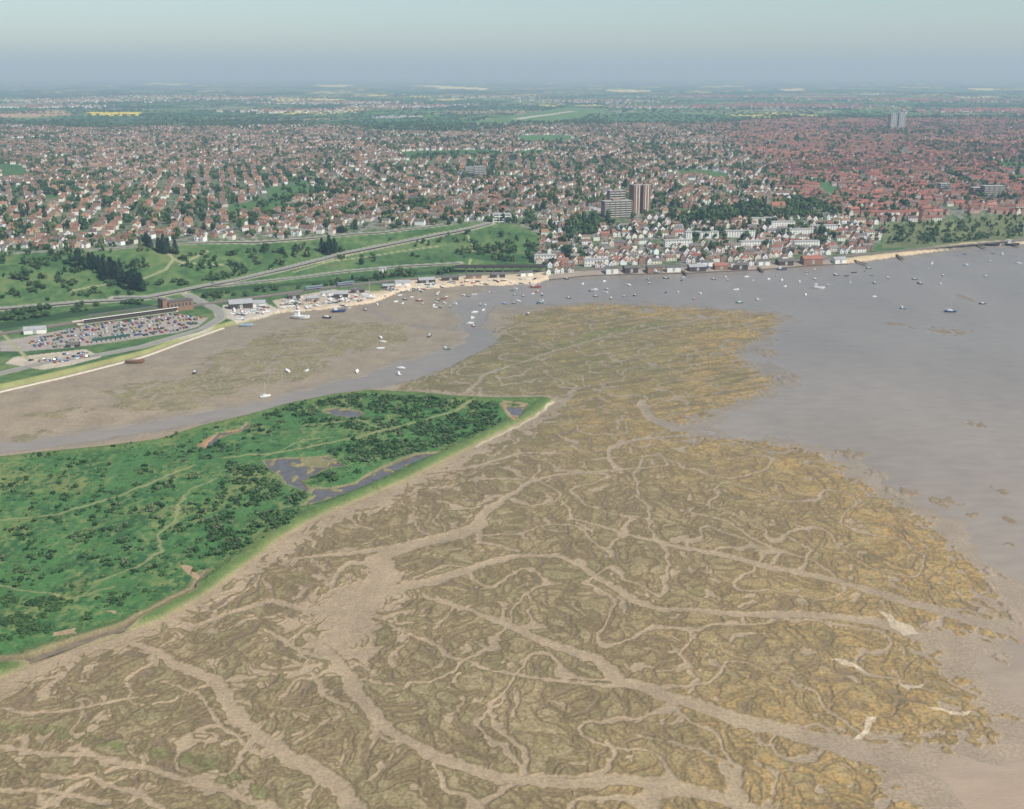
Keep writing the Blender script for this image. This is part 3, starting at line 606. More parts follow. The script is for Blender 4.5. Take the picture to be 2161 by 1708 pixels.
def house_style(i):
    x_,y_,_,_,big_,flag=hp[i]; r=random.random()
    red=x_>430+.12*(y_-1500)
    if red: k=('terrace' if r<.8 else 'semi'); rc=random.choice(ROOFR); wc=random.choice(WALLR)
    else: k=('semi' if r<.55 else 'bungalow' if r<.65 else 'gable' if r<.85 else 'detached'); rc=random.choice(ROOFS); wc=random.choice(WALLS)
    if flag==1: rc=random.choice(ROOFG+ROOFR[:1]+ROOFS[:2]); wc=random.choice(WALLS[:4]+WALLS[6:7]+WALLR[:1]); k=random.choice(['terrace','terrace','semi']) if big_<.4 else random.choice(['gable','detached','gable'])
    elif red and big_>=.7: k='gable'
    elif (not red) and big_>=.45 and k in('semi','terrace'): k='detached'
    j=random.uniform(.78,1.18); return k,tuple(c*j for c in rc),tuple(min(.85,c*random.uniform(.92,1.05)) for c in wc)
def inframe(x_,y_,z_):
    dx,dy,dz=x_,y_,z_-CAMH; dep=dy*ct-dz*st; return abs(dx/dep)<.475
COLN=lambda c:'white' if min(c)>.55 else ('cream' if c[0]>.5 else 'brick')
RN=lambda c:'grey slate' if c[0]-c[2]<.05 else ('orange-red tiled' if c[0]>.25 else 'brown tiled')
LAB={'semi':'semi-detached pair with twin front gables','detached':'detached house with hipped roof','gable':'tall house with street-facing gable','terrace':'terraced houses in one row','bungalow':'bungalow with hipped roof'}
nind=0; stuff=[]
for i in range(len(hp)):
    k,rc,wc=house_style(i); x_,y_,an=hp[i,:3]; fs=.86 if hp[i,5]==1 else .96
    if nind<300 and inframe(x_,y_,hz[i]):
        nind+=1; wm,rm,cm,win=HM[k]; s_=random.uniform(.9,1.08)*fs
        o=link("house",None,None,f"{COLN(wc)} {LAB[k]}, {RN(rc)}","house",group="houses of the seaside town")
        o.location=(x_,y_,hz[i]); o.rotation_euler=(0,0,an); o.scale=(s_,s_,s_)
        a=link("wall",wm,parent=o); a.color=(*wc,1); b_=link("roof",rm,parent=o); b_.color=(*rc,1); link("chimney",cm,parent=b_)
        for wv in win: link("window",m_win,parent=o,loc=wv)
    else: stuff.append((i,k,rc,wc))
VV=[];FI=[];LT=[];TC=[];base=0
bykind={}
for it in stuff: bykind.setdefault(it[1],[]).append(it)
for k,its in bykind.items():
    (W,Fw),(Rf,Fr),(Cm,Fc),win=GEO[k]
    V=np.array(W+Rf+Cm,float); nW,nR,nC=len(W),len(Rf),len(Cm)
    fl=[f for f in Fw]+[tuple(q+nW for q in f) for f in Fr]+[tuple(q+nW+nR for q in f) for f in Fc]
    Wn=[]
    for (a,b2,c2) in win:
        i0=len(V)+len(Wn); Wn+=[(a-.75,b2-.02,c2-.6),(a+.75,b2-.02,c2-.6),(a+.75,b2-.02,c2+.6),(a-.75,b2-.02,c2+.6)]; fl.append((i0,i0+1,i0+2,i0+3))
    V=np.vstack([V,np.array(Wn)]); nN=len(Wn)
    ix=np.array([it[0] for it in its]); n_=len(ix); an=hp[ix,2]; ca,sa=np.cos(an)[:,None],np.sin(an)[:,None]
    s_=(rng.uniform(.92,1.0,n_) if k=='terrace' else rng.uniform(.80,1.08,n_))[:,None]*np.where(hp[ix,1]>5200,1.6,1.0)[:,None]*np.where(hp[ix,5]==1,.9,1.0)[:,None]
    vx_,vy_,vz_=V[:,0][None]*s_,V[:,1][None]*s_,V[:,2][None]*s_
    P=np.stack([vx_*ca-vy_*sa+hp[ix,0][:,None],vx_*sa+vy_*ca+hp[ix,1][:,None],vz_+hz[ix][:,None]],-1).reshape(-1,3)
    rc=np.array([it[2] for it in its]); wc=np.array([it[3] for it in its])
    tc_=np.concatenate([np.repeat(wc[:,None],nW,1),np.repeat(rc[:,None],nR,1),np.tile(np.array([.28,.13,.08]),(n_,nC,1)),np.tile(np.array([.06,.065,.08]),(n_,nN,1))],1).reshape(-1,3)
    f1=np.concatenate([np.array(f) for f in fl]); lt=np.array([len(f) for f in fl])
    FI.append((f1[None,:]+(np.arange(n_)*len(V))[:,None]+base).ravel()); LT.append(np.tile(lt,n_)); VV.append(P); TC.append(tc_); base+=len(P)
me=mesh_np("town_houses",np.vstack(VV),np.concatenate(FI),np.concatenate(LT),mat_attr("town_house_surfaces",.85,.12,.5),np.vstack(TC))
link("distant_town_houses",me,'stuff',"dense mass of tiled and white-walled town houses","houses")
print("town",time.time()-T0)
# ------------------------------------------------------------------ trees
def leafy(seed,nl,lobes,flat,trisize):
    r=np.random.default_rng(seed); V=[];Fs=[]
    L=[]
    for _ in range(lobes):
        a=r.uniform(0,6.28); rr=r.uniform(.1,.62); L.append((rr*math.cos(a),rr*math.sin(a),r.uniform(.25,.8)*flat,r.uniform(.28,.48)))
    for (a,b_,c_,rad) in L:
        ico=bmesh.new(); bmesh.ops.create_icosphere(ico,subdivisions=1,radius=rad*.8)
        i0=len(V)
        for v in ico.verts: V.append((a+v.co.x*r.uniform(.75,1.2),b_+v.co.y*r.uniform(.75,1.2),max(0.02,c_+v.co.z*flat*r.uniform(.75,1.15))))
        for f in ico.faces: Fs.append(tuple(i0+v.index for v in f.verts))
        ico.free()
    for _ in range(nl):
        a,b_,c_,rad=L[r.integers(lobes)]; d=r.normal(size=3); d/=np.linalg.norm(d); q=np.array([a,b_,c_])+d*rad*r.uniform(.75,1.12)*np.array([1,1,flat])
        if q[2]<.02: q[2]=.05
        t1=np.cross(d,r.normal(size=3)); t1/=np.linalg.norm(t1); t2=np.cross(d,t1)+d*r.uniform(-.5,.5); s=trisize*r.uniform(.6,1.3)
        i0=len(V); V+= [tuple(q-t1*s-t2*s*.6),tuple(q+t1*s-t2*s*.5),tuple(q+t1*s*.5+t2*s),tuple(q-t1*s*.7+t2*s*.8)]; Fs.append((i0,i0+1,i0+2,i0+3))
    return V,Fs
def mat_leaf(name,c,c2):
    m_,t,b=nodes(name,.8,.2); oi=t.nodes.new('ShaderNodeObjectInfo'); mx=t.nodes.new('ShaderNodeMix'); mx.data_type='RGBA'
    mx.inputs[6].default_value=(*c,1); mx.inputs[7].default_value=(*c2,1); t.links.new(oi.outputs['Random'],mx.inputs[0])
    r,_=noiseramp(t,1.6,.6,1.35,3); t.links.new(mul(t,mx.outputs[2],r),b.inputs['Base Color']); return m_
m_leaf=mat_leaf("broadleaf_foliage",(.035,.08,.026),(.085,.14,.047)); m_scrub=mat_leaf("scrub_foliage",(.034,.082,.03),(.08,.145,.046)); m_con=mat_leaf("conifer_foliage",(.012,.035,.018),(.02,.05,.025))
m_bark=mat_color("bark",(.09,.065,.045),.95)
bushM=[py_mesh("bush_foliage",*leafy(s,130,6,.75,.13),m_scrub) for s in range(5)]
crownM=[py_mesh("tree_crown",*leafy(20+s,200,7,1.0,.12),m_leaf) for s in range(6)]
def conifer(seed):
    r=np.random.default_rng(seed); V=[];Fs=[]
    for _ in range(220):
        z=r.uniform(.02,1)**.9; rad=.36*(1-z)+.05+.16*(z<.7)*r.random()*.6; a=r.uniform(0,6.28); q=np.array([rad*math.cos(a),rad*math.sin(a),z])
        o=np.array([math.cos(a),math.sin(a),-.35])*.13; tt=np.array([-math.sin(a),math.cos(a),0])*.09
        i0=len(V); V+=[tuple(q*np.array([.5,.5,1])-tt),tuple(q*np.array([.5,.5,1])+tt),tuple(q+o+tt*.7),tuple(q+o-tt*.7)]; Fs.append((i0,i0+1,i0+2,i0+3))
    return V,Fs
conM=[py_mesh("conifer_crown",*conifer(s),m_con) for s in range(3)]
def trunk(h=.5,limbs=True):
    bm=bmesh.new()
    def cone(p0,p1,r0,r1):
        d=Vector(p1)-Vector(p0); M=Matrix.Translation((Vector(p0)+Vector(p1))/2)@d.to_track_quat('Z','Y').to_matrix().to_4x4()
        bmesh.ops.create_cone(bm,cap_ends=True,segments=6,radius1=r0,radius2=r1,depth=d.length,matrix=M)
    cone((0,0,-.1),(0,0,h),.05,.03)
    if limbs:
        for a in (0,2.1,4.2): cone((0,0,h*.7),(.25*math.cos(a),.25*math.sin(a),h*1.3),.025,.01)
    m_=bpy.data.meshes.new("trunk"); bm.to_mesh(m_); bm.free(); m_.materials.append(m_bark); return m_
trM=trunk(); trC=trunk(.7,False)
def add_tree(x_,y_,s_,kind='tree',hs=1.0,label=None):
    z_=float(gz(x_,y_)); o=link("tree" if kind=='tree' else "conifer_tree",None,None,label or ("round broadleaf tree in fresh spring leaf" if kind=='tree' else "tall dark conifer on the grassy slope"),"tree",group="trees of the town and hillside")
    o.location=(x_,y_,z_); o.rotation_euler=(0,0,random.uniform(0,6.28))
    if kind=='tree':
        o.scale=(s_,s_,s_*hs); c=link("crown",random.choice(crownM),parent=o,loc=(0,0,.25)); link("trunk",trM,parent=o)
    else:
        o.scale=(s_*.6,s_*.6,s_*1.0*hs); link("crown",random.choice(conM),parent=o,loc=(0,0,.05)); link("trunk",trC,parent=o)
con_px=[(165,565),(171,560),(176,570),(190,568),(203,572),(197,560),(212,578),(220,570),(228,585),(236,580),(243,588),(232,572),(250,600),(257,592),(262,606),(268,600),(275,611),(281,604),(286,612),(292,606),(298,614),(209,566),(224,592),(246,581),
 (335,530),(341,534),(348,536),(355,533),(345,524),(680,532),(686,535),(692,538),(699,536),(706,533),(695,528),(95,462),(1000,415),(370,536),(140,355),(410,395),(60,455),(310,520),(318,523)]
cx_,cy_=hit([p[0] for p in con_px],[p[1] for p in con_px])
for a,b_ in zip(cx_,cy_): add_tree(a,b_,random.uniform(12,19),'con')
ntree=len(con_px)
def rand_in(L,n_):
    p=polyH(L); A=np.array(p); pts=[]
    while len(pts)<n_:
        q=rng.uniform(A.min(0),A.max(0),(n_*3,2)); mk=inpoly(q[:,0],q[:,1],p); pts+=q[mk].tolist()
    return pts[:n_]
def clump_in(L,n_,sc=22,bias=0.):
    p=polyH(L); A=np.array(p); pts=[]
    while len(pts)<n_:
        q=rng.uniform(A.min(0),A.max(0),(n_*5,2)); mk=inpoly(q[:,0],q[:,1],p)&(fbm(q[:,0]/sc,q[:,1]/sc,171,3)+bias>rng.uniform(-.05,.3,len(q))); pts+=q[mk].tolist()
    return pts[:n_]
slope=[]
for L,n_ in [([(0,560),(120,545),(330,555),(300,625),(0,640)],200),([(380,540),(640,520),(660,560),(500,590),(400,600)],130),([(0,650),(290,632),(300,645),(150,662),(0,685)],110),([(410,625),(600,605),(960,568),(960,577),(600,618),(420,638)],130),([(720,520),(960,485),(1120,500),(1110,555),(1000,548),(760,560)],60),([(1000,520),(1130,510),(1125,555),(1010,550)],110),([(640,530),(760,520),(740,545),(650,555)],25),([(0,530),(330,524),(330,534),(0,545)],50),([(330,600),(420,590),(430,610),(330,620)],20)]:
    slope+=clump_in(L,n_)
allroads=[(roadH(L),wd+8) for L,wd,_ in ROADS]+[(railW,18)]
sl=np.array(slope); ok=np.ones(len(sl),bool)
for p,w_ in allroads: ok&=linedist(sl[:,0],sl[:,1],p,w_)>0
sl=sl[ok]
nt_=50000
tp=np.stack([rng.uniform(-1,1,nt_),rng.random(nt_)],1); ty=1150+(5400-1150)*tp[:,1]**.85; tx=tp[:,0]*(.5*ty+20)
m=inpoly(tx,ty,town)&(ty>yshore(tx)+60)&(townend(tx,ty)<TEND+300); gg=green(tx,ty); dd=fbm(tx/120,ty/160,160,3)
m&=(rng.random(nt_)<np.clip(.50+1.8*dd,.08,1)*np.where(gg>GT,.4,1))
for q in [runway]+fieldsA: m&=~inpoly(tx,ty,q)
tx,ty=tx[m],ty[m]
ex=[]
for L,n_ in [([(1190,490),(1215,462),(1270,472),(1255,500),(1200,505)],40),([(1400,470),(1490,448),(1600,430),(1720,428),(1770,452),(1690,462),(1500,470)],220),([(1872,476),(2161,458),(2161,500),(2000,515),(1870,515)],230),([(1330,312),(1450,308),(1450,320),(1335,324)],120),([(1700,288),(1960,276),(1960,286),(1700,296)],160),([(830,300),(1010,296),(1010,303),(830,308)],60),([(370,435),(470,425),(480,440),(380,450)],15),([(860,330),(1060,322),(1070,328),(870,336)],60)]: ex+=rand_in(L,n_)
ex=np.array(ex); tx=np.r_[tx,ex[:,0]]; ty=np.r_[ty,ex[:,1]]
from mathutils.kdtree import KDTree
kd=KDTree(len(hp)); 
for i in range(len(hp)): kd.insert((hp[i,0],hp[i,1],0),i)
kd.balance()
ok=np.array([kd.find((a,b_,0))[2]>(5.0 if b_<3000 else 3) for a,b_ in zip(tx,ty)])
tx,ty=tx[ok],ty[ok]
ok=linedist(tx,ty,railW,16)>0; tx,ty=tx[ok],ty[ok]
ex_lab=[(a,b_,random.uniform(2.4,6.0)) for a,b_ in sl.tolist()]
allT=sorted([(math.hypot(a,b_),a,b_,s_,1) for a,b_,s_ in ex_lab]+[(math.hypot(a,b_),a,b_,random.uniform(4.0,9)*(.6 if (a>440 and b_<yshore(a)+170) else 1),0) for a,b_ in zip(tx.tolist(),ty.tolist())])
rest=[]
for d_,a,b_,s_,sl_ in allT:
    if ntree<300 and inframe(a,b_,20): add_tree(a,b_,s_*(.85 if sl_ else 1),'tree',random.uniform(.8,1.1) if not sl_ else .8); ntree+=1
    else: rest.append((a,b_,s_))
def merge(name,base,items,mat,kind_label,cat,tints,hs=1.0):
    A=np.array(items); VV=[];FI=[];LT=[];TC=[];bs=0; pick=rng.integers(len(base),size=len(A)); zz=gz(A[:,0],A[:,1])
    for k in range(len(base)):
        V,Fs=base[k]; V=np.array(V,float); ix=np.where(pick==k)[0]
        if not len(ix): continue
        n_=len(ix); an=rng.uniform(0,6.28,n_)[:,None]; s_=A[ix,2][:,None]; ca,sa=np.cos(an),np.sin(an)
        vx,vy,vz=V[:,0][None]*s_,V[:,1][None]*s_,V[:,2][None]*s_*hs*rng.uniform(.8,1.3,n_)[:,None]
        VV.append(np.stack([vx*ca-vy*sa+A[ix,0][:,None],vx*sa+vy*ca+A[ix,1][:,None],vz+zz[ix][:,None]],-1).reshape(-1,3))
        f1=np.concatenate([np.array(f) for f in Fs]); lt=np.array([len(f) for f in Fs])
        FI.append((f1[None]+(np.arange(n_)*len(V))[:,None]+bs).ravel()); LT.append(np.tile(lt,n_)); bs+=n_*len(V)
        c=np.array(tints)[rng.integers(len(tints),size=n_)]; TC.append(np.repeat(c[:,None],len(V),1).reshape(-1,3))
    me=mesh_np(name,np.vstack(VV),np.concatenate(FI),np.concatenate(LT),mat,np.vstack(TC)); return link(name,me,'stuff',kind_label,cat)
m_tattr=mat_attr("mixed_foliage",.85,.35,.7)
TI=[(.03,.07,.022),(.045,.09,.028),(.07,.125,.04),(.024,.058,.022),(.05,.10,.03),(.11,.14,.055)]
lowc=[leafy(60+s,22,3,1.0,.2) for s in range(5)]
merge("town_tree_canopy",lowc,rest,m_tattr,"mass of garden and street trees between houses","trees",TI,1.15)
print("trees",len(rest),time.time()-T0)
ht=[]
for _ in range(1500):
    y0=4300+ (rng.random()**1.5)*9000; x0=rng.uniform(-.48,.48)*y0; an=rng.choice([0,.3,-.2,1.4]); ln=rng.uniform(100,500)
    for k in range(int(ln/40)): ht.append((x0+math.cos(an)*k*40,y0+math.sin(an)*k*40,rng.uniform(7,14)))
ht=np.array(ht); ok=townend(ht[:,0],ht[:,1])>TEND
for q in [runway]: ok&=~inpoly(ht[:,0],ht[:,1],q)
merge("hedgerow_trees",[leafy(90+s,8,3,.6,.3) for s in range(3)],ht[ok].tolist(),m_tattr,"distant hedgerows and copses dividing the fields","trees",TI[:4],.6)
# island bushes
def island_pts():
    out=[]
    Z_=[([(540,880),(640,850),(760,832),(960,842),(1000,850),(960,872),(860,880),(780,870),(640,880)],750,.15),([(640,885),(800,885),(960,875),(1050,870),(1060,895),(960,935),(800,975),(720,978),(690,950),(800,920),(740,905),(640,905)],1150,.18),
        ([(480,975),(560,990),(600,1030),(650,1045),(620,1100),(540,1150),(440,1180),(430,1120),(460,1050)],560,.06),([(60,1060),(300,1020),(420,1000),(400,1040),(250,1080),(80,1120)],110,0),
        ([(0,1120),(330,1060),(520,1060),(620,1100),(420,1210),(180,1320),(0,1360)],430,-.04),([(0,1270),(150,1260),(200,1300),(60,1345),(0,1350)],230,.05),([(360,940),(560,885),(620,870),(540,960),(420,975)],80,0),([(0,985),(350,945),(420,980),(200,1030),(0,1060)],60,0),([(650,1005),(740,994),(765,998),(700,1020),(655,1022)],40,0),([(60,960),(110,950),(120,962),(70,968)],8,0),([(360,950),(450,945),(440,965),(380,968)],20,0),([(985,850),(1040,850),(1060,862),(1000,870)],60,.1),([(480,975),(700,930),(900,880),(880,910),(560,965)],60,0),([(0,975),(600,865),(600,1100),(200,1340),(0,1380)],200,0)]
    for L,n_,bias in Z_:
        p=poly0(L,1.8); A=np.array(p); pts=[]
        while len(pts)<n_:
            q=rng.uniform(A.min(0),A.max(0),(n_*4,2)); mk=inpoly(q[:,0],q[:,1],p)&(fbm(q[:,0]/12,q[:,1]/17,170,3)+bias>rng.uniform(-.15,.28,len(q))); pts+=q[mk].tolist()
        out+=pts[:n_]
    return np.array(out)
ip=island_pts(); ok=inpoly(ip[:,0],ip[:,1],island)&(linedist(ip[:,0],ip[:,1],island,0,True)>6)
for p in ponds: ok&=~inpoly(ip[:,0],ip[:,1],p)|inpoly(ip[:,0],ip[:,1],isl2)
for p in ponds: ok&=(linedist(ip[:,0],ip[:,1],p,0,True)>2.2)|inpoly(ip[:,0],ip[:,1],isl2)
for p,wd in trails: ok&=linedist(ip[:,0],ip[:,1],p,wd+3.4)>0
ok&=linedist(ip[:,0],ip[:,1],icreek,7)>0
ip=ip[ok]; ip=ip[np.argsort(np.hypot(ip[:,0],ip[:,1]))]
nb_=0; rb=[]
for a,b_ in ip.tolist():
    s_=.7+1.8*random.random()**1.8
    if nb_<300 and inframe(a,b_,2):
        o=link("bush",random.choice(bushM),None,"dense dark green hawthorn bush on rough grass","bush",group="bushes scattered over the island"); o.location=(a,b_,float(gz(a,b_))-.1); o.scale=(s_,s_,s_*random.uniform(.55,.85)); o.rotation_euler=(0,0,random.uniform(0,6.28)); nb_+=1
    else: rb.append((a,b_,s_+.3))
q=np.array(island); tus=rng.uniform(q.min(0),q.max(0),(60000,2)); ok=inpoly(tus[:,0],tus[:,1],island)&(np.abs(tus[:,0])<.5*tus[:,1]+40)&(linedist(tus[:,0],tus[:,1],island,0,True)>7)&(fbm(tus[:,0]/9,tus[:,1]/13,175,3)>rng.uniform(-.15,.3,len(tus)))
for p in ponds: ok&=~inpoly(tus[:,0],tus[:,1],p)&(linedist(tus[:,0],tus[:,1],p,0,True)>1.5)
for p,wd in trails: ok&=linedist(tus[:,0],tus[:,1],p,wd+1.2)>0
ok&=linedist(tus[:,0],tus[:,1],icreek,5)>0
tus=tus[ok][:13000]
merge("bramble_ground_cover",[leafy(170+s,12,2,.45,.25) for s in range(5)],[(a,b_,rng.uniform(.4,1.1)) for a,b_ in tus.tolist()],m_tattr,"low brambles and tussocks over rough grass","brambles",[(.048,.115,.036),(.06,.14,.042),(.085,.165,.052),(.13,.18,.07),(.04,.10,.033),(.17,.195,.085)],.55)
merge("island_scrub",[leafy(70+s,50,5,.65,.15) for s in range(5)],rb,m_tattr,"thicket of hawthorn scrub covering the island","scrub",[(.033,.08,.028),(.042,.098,.033),(.06,.12,.038),(.027,.065,.024),(.08,.135,.05),(.12,.15,.08)],1.0)
print("veg",time.time()-T0)
# ------------------------------------------------------------------ generic box builder
def boxm(name,boxes,mat):
    bm=bmesh.new()
    for (x0,x1,y0,y1,z0,z1) in boxes:
        M=Matrix.Translation(((x0+x1)/2,(y0+y1)/2,(z0+z1)/2))@Matrix.Diagonal((x1-x0,y1-y0,z1-z0,1)); bmesh.ops.create_cube(bm,size=1,matrix=M)
    m_=bpy.data.meshes.new(name); bm.to_mesh(m_); bm.free(); m_.materials.append(mat); return m_
m_brick=mat_color("brown_brick",(.27,.155,.10),.9,.12,.5); m_wht=mat_color("white_render",(.78,.76,.71),.8,.06,.5); m_dark=mat_color("dark_roofing",(.12,.11,.10),.9); m_grey=mat_color("grey_panel",(.38,.37,.35),.8); m_redt=mat_color("red_tiles",(.32,.13,.09),.9); m_tan=mat_color("stone_rubble",(.30,.25,.18),.95,.2,.6); m_shed=mat_color("tarred_timber",(.07,.055,.05),.9); m_sky=mat_color("band_glass",(.07,.08,.10),.2,.1,1,.5); m_pale=mat_color("pale_balcony_panel",(.62,.60,.55),.8,.08,.5); m_gb=mat_color("grey_brown_brick",(.27,.21,.165),.9,.12,.5)
def block(px,py,w_,d_,h_,fl,rot,wall,band,label,bays=0,roofhut=True,name="apartment_block",cat="apartment block",stripes=True,sw=.5):
    x_,y_=hit(px,py); x_,y_=float(x_[0]),float(y_[0]); z_=float(gz(x_,y_))
    o=link(name,None,None,label,cat,loc=(x_,y_,z_)); o.rotation_euler=(0,0,rot)
    link("wall",boxm("wall",[(-w_/2,w_/2,-d_/2,d_/2,-3,h_)],wall),parent=o)
    link("roof",boxm("roof",[(-w_/2-.3,w_/2+.3,-d_/2-.3,d_/2+.3,h_+.002,h_+.7)],m_grey if stripes else band),parent=o)
    if roofhut: link("lift_housing",boxm("lift_housing",[(-w_*.15,w_*.15,-d_*.2,d_*.2,h_+.701,h_+3.5)],wall),parent=o)
    fh=h_/fl
    for f in range(fl):
        z0=f*fh
        if stripes or bays:
            link("window_band",boxm("window_band",[(-w_/2+.6,w_/2-.6,-d_/2-.15,-d_/2+.1,z0+fh*.42,z0+fh*.8)],m_sky),parent=o)
            link("window_band",boxm("window_band",[(w_/2-.1,w_/2+.15,-d_/2+.8,d_/2-.8,z0+fh*.42,z0+fh*.8)],m_sky),parent=o)
            link("window_band",boxm("window_band",[(-w_/2-.15,-w_/2+.1,-d_/2+.8,d_/2-.8,z0+fh*.42,z0+fh*.8)],m_sky),parent=o)
        else:
            for k in range(int(w_/3.6)):
                xx=-w_/2+1.8+k*3.6; link("window",boxm("window",[(xx-.6,xx+.6,-d_/2-.06,-d_/2+.1,z0+fh*.35,z0+fh*.8)],m_sky),parent=o)
        if bays: link("balcony",boxm("balcony",[(-w_/2+.3,w_/2-.3,-d_/2-1.6,-d_/2-.2,z0+fh*.02,z0+fh*.30)],band),parent=o)
    if bays:
        for b_ in range(bays+1):
            xx=-w_/2+w_*b_/bays; link("pier",boxm("pier",[(xx-.5,xx+.5,-d_/2-1.9,-d_/2-.17,-3,h_)],wall),parent=o)
    elif stripes:
        for xx in (-w_/6,w_/6): link("white_stripe",boxm("white_stripe",[(xx-sw,xx+sw,-d_/2-.35,-d_/2-.16,-2,h_)],band),parent=o)
        for xx in (-w_/2+1.2,0,w_/2-1.2): link("brick_pier",boxm("brick_pier",[(xx-.9,xx+.9,-d_/2-.3,-d_/2-.155,-2,h_)],wall),parent=o)
        for yy in (-d_/6,d_/6): link("white_stripe",boxm("white_stripe",[(w_/2+.16,w_/2+.35,yy-sw,yy+sw,-2,h_)],band),parent=o)
    return o
block(1340,450,13,15,39,13,.35,m_brick,m_wht,"brown brick tower block with white vertical stripes")
block(1359,450,12,15,39,13,.35,m_brick,m_wht,"twin brown brick tower with white stripes")
block(1300,457,40,14,21,7,.3,m_gb,m_pale,"wide grey-brown flats with pale balcony bands",5)
block(1299,438,24,12,24,7,.3,m_gb,m_pale,"stepped upper flats with pale balcony bands",3)
block(1882,272,26,22,52,14,.2,m_grey,m_wht,"tall pale grey distant tower block")
block(1899,272,26,22,54,14,.2,m_grey,m_wht,"twin pale distant tower block")
block(2092,418,34,14,19,6,.1,m_gb,m_pale,"grey six storey seafront flats with balconies",4,False)
block(2060,416,20,14,15,5,.1,m_brick,m_pale,"brick low-rise flats with pale bands",3,False)
block(1990,404,18,12,13,4,.2,m_grey,m_grey,"grey low-rise flats among houses",2,False)
block(992,371,18,14,16,5,.2,m_grey,m_pale,"concrete office block among houses",2,False)
block(1012,373,20,12,19,6,.2,m_grey,m_pale,"taller half of concrete office block",2,False)
block(1058,468,24,12,10,3,.15,m_wht,m_wht,"white clifftop flats with long balconies",3,False)
block(1150,555,26,10,9,3,.1,m_wht,m_grey,"white waterside terrace of flats",0,False,stripes=False)
block(1255,562,26,10,8,2,.1,m_wht,m_grey,"white waterside building beneath the hill",0,False,stripes=False)
block(808,581,8,8,8,2,.2,m_wht,m_grey,"lone white house beside the railway",0,False,stripes=False)
for (a,b_,w_) in TERR:
    block(a,b_,w_,9,7.5,3,.18+random.uniform(-.06,.06),m_wht,m_grey,"white three storey hillside terrace",0,False,"terrace_row","terrace",False)
x_,y_=[float(q[0]) for q in hit(1620,446)]; z_=float(gz(x_,y_)); o=link("church",None,None,"grey stone parish church with battlemented tower","church",loc=(x_,y_,z_)); o.rotation_euler=(0,0,.2)
link("tower",boxm("tower",[(-3.6,3.6,-3.6,3.6,-2,22),(-4.2,-3.2,-4.2,-3.2,-2,20),(3.2,4.2,-4.2,-3.2,-2,20)],m_tan),parent=o)
link("battlement",boxm("battlement",[(a-.6,a+.6,s_*3.7-.3,s_*3.7+.3,22.002,23.4) for a in (-3,-1,1,3) for s_ in (-1,1)]+[(2.6,4.4,2.6,4.4,22.01,26)],m_tan),parent=o)
for zz in (8,16): link("window",boxm("window",[(-.7,.7,-3.75,-3.55,zz,zz+3)],m_sky),parent=o)
link("nave",boxm("nave",[(3.7,25,-5,5,-2,8)],m_tan),parent=o)
link("roof",py_mesh("roof",[(3.8,-5.5,7.8),(25.5,-5.5,7.8),(25.5,5.5,7.8),(3.8,5.5,7.8),(3.8,0,13),(25.5,0,13)],[(0,1,5,4),(2,3,4,5),(1,2,5),(3,0,4)],m_redt),parent=o)
def shed(px,py,w_,d_,h_,rot,wall,roof,label,name="boat_shed",cat="shed"):
    x_,y_=[float(q[0]) for q in hit(px,py)]; z_=max(float(gz(x_,y_)),1.5); o=link(name,None,None,label,cat,loc=(x_,y_,z_)); o.rotation_euler=(0,0,rot)
    W=[(-w_/2,-d_/2,-2),(w_/2,-d_/2,-2),(w_/2,d_/2,-2),(-w_/2,d_/2,-2),(-w_/2,-d_/2,h_),(w_/2,-d_/2,h_),(w_/2,d_/2,h_),(-w_/2,d_/2,h_),(-w_/2,0,h_+d_*.28),(w_/2,0,h_+d_*.28)]
    link("wall",py_mesh("wall",W,[(0,1,5,4),(2,3,7,6),(1,2,6,9,5),(3,0,4,8,7)],wall),parent=o)
    k=.4; r=[(-w_/2-k,-d_/2-k,h_-.2),(w_/2+k,-d_/2-k,h_-.2),(w_/2+k,d_/2+k,h_-.2),(-w_/2-k,d_/2+k,h_-.2),(-w_/2-k,0,h_+d_*.28+.05),(w_/2+k,0,h_+d_*.28+.05)]
    link("roof",py_mesh("roof",r,[(0,1,5,4),(2,3,4,5)],roof),parent=o)
    link("door",boxm("door",[(-1.5,1.5,-d_/2-.12,-d_/2+.05,-.5,h_*.8)],m_grey),parent=o)
m_crg=mat_color("corrugated_sheet",(.33,.33,.34),.6)
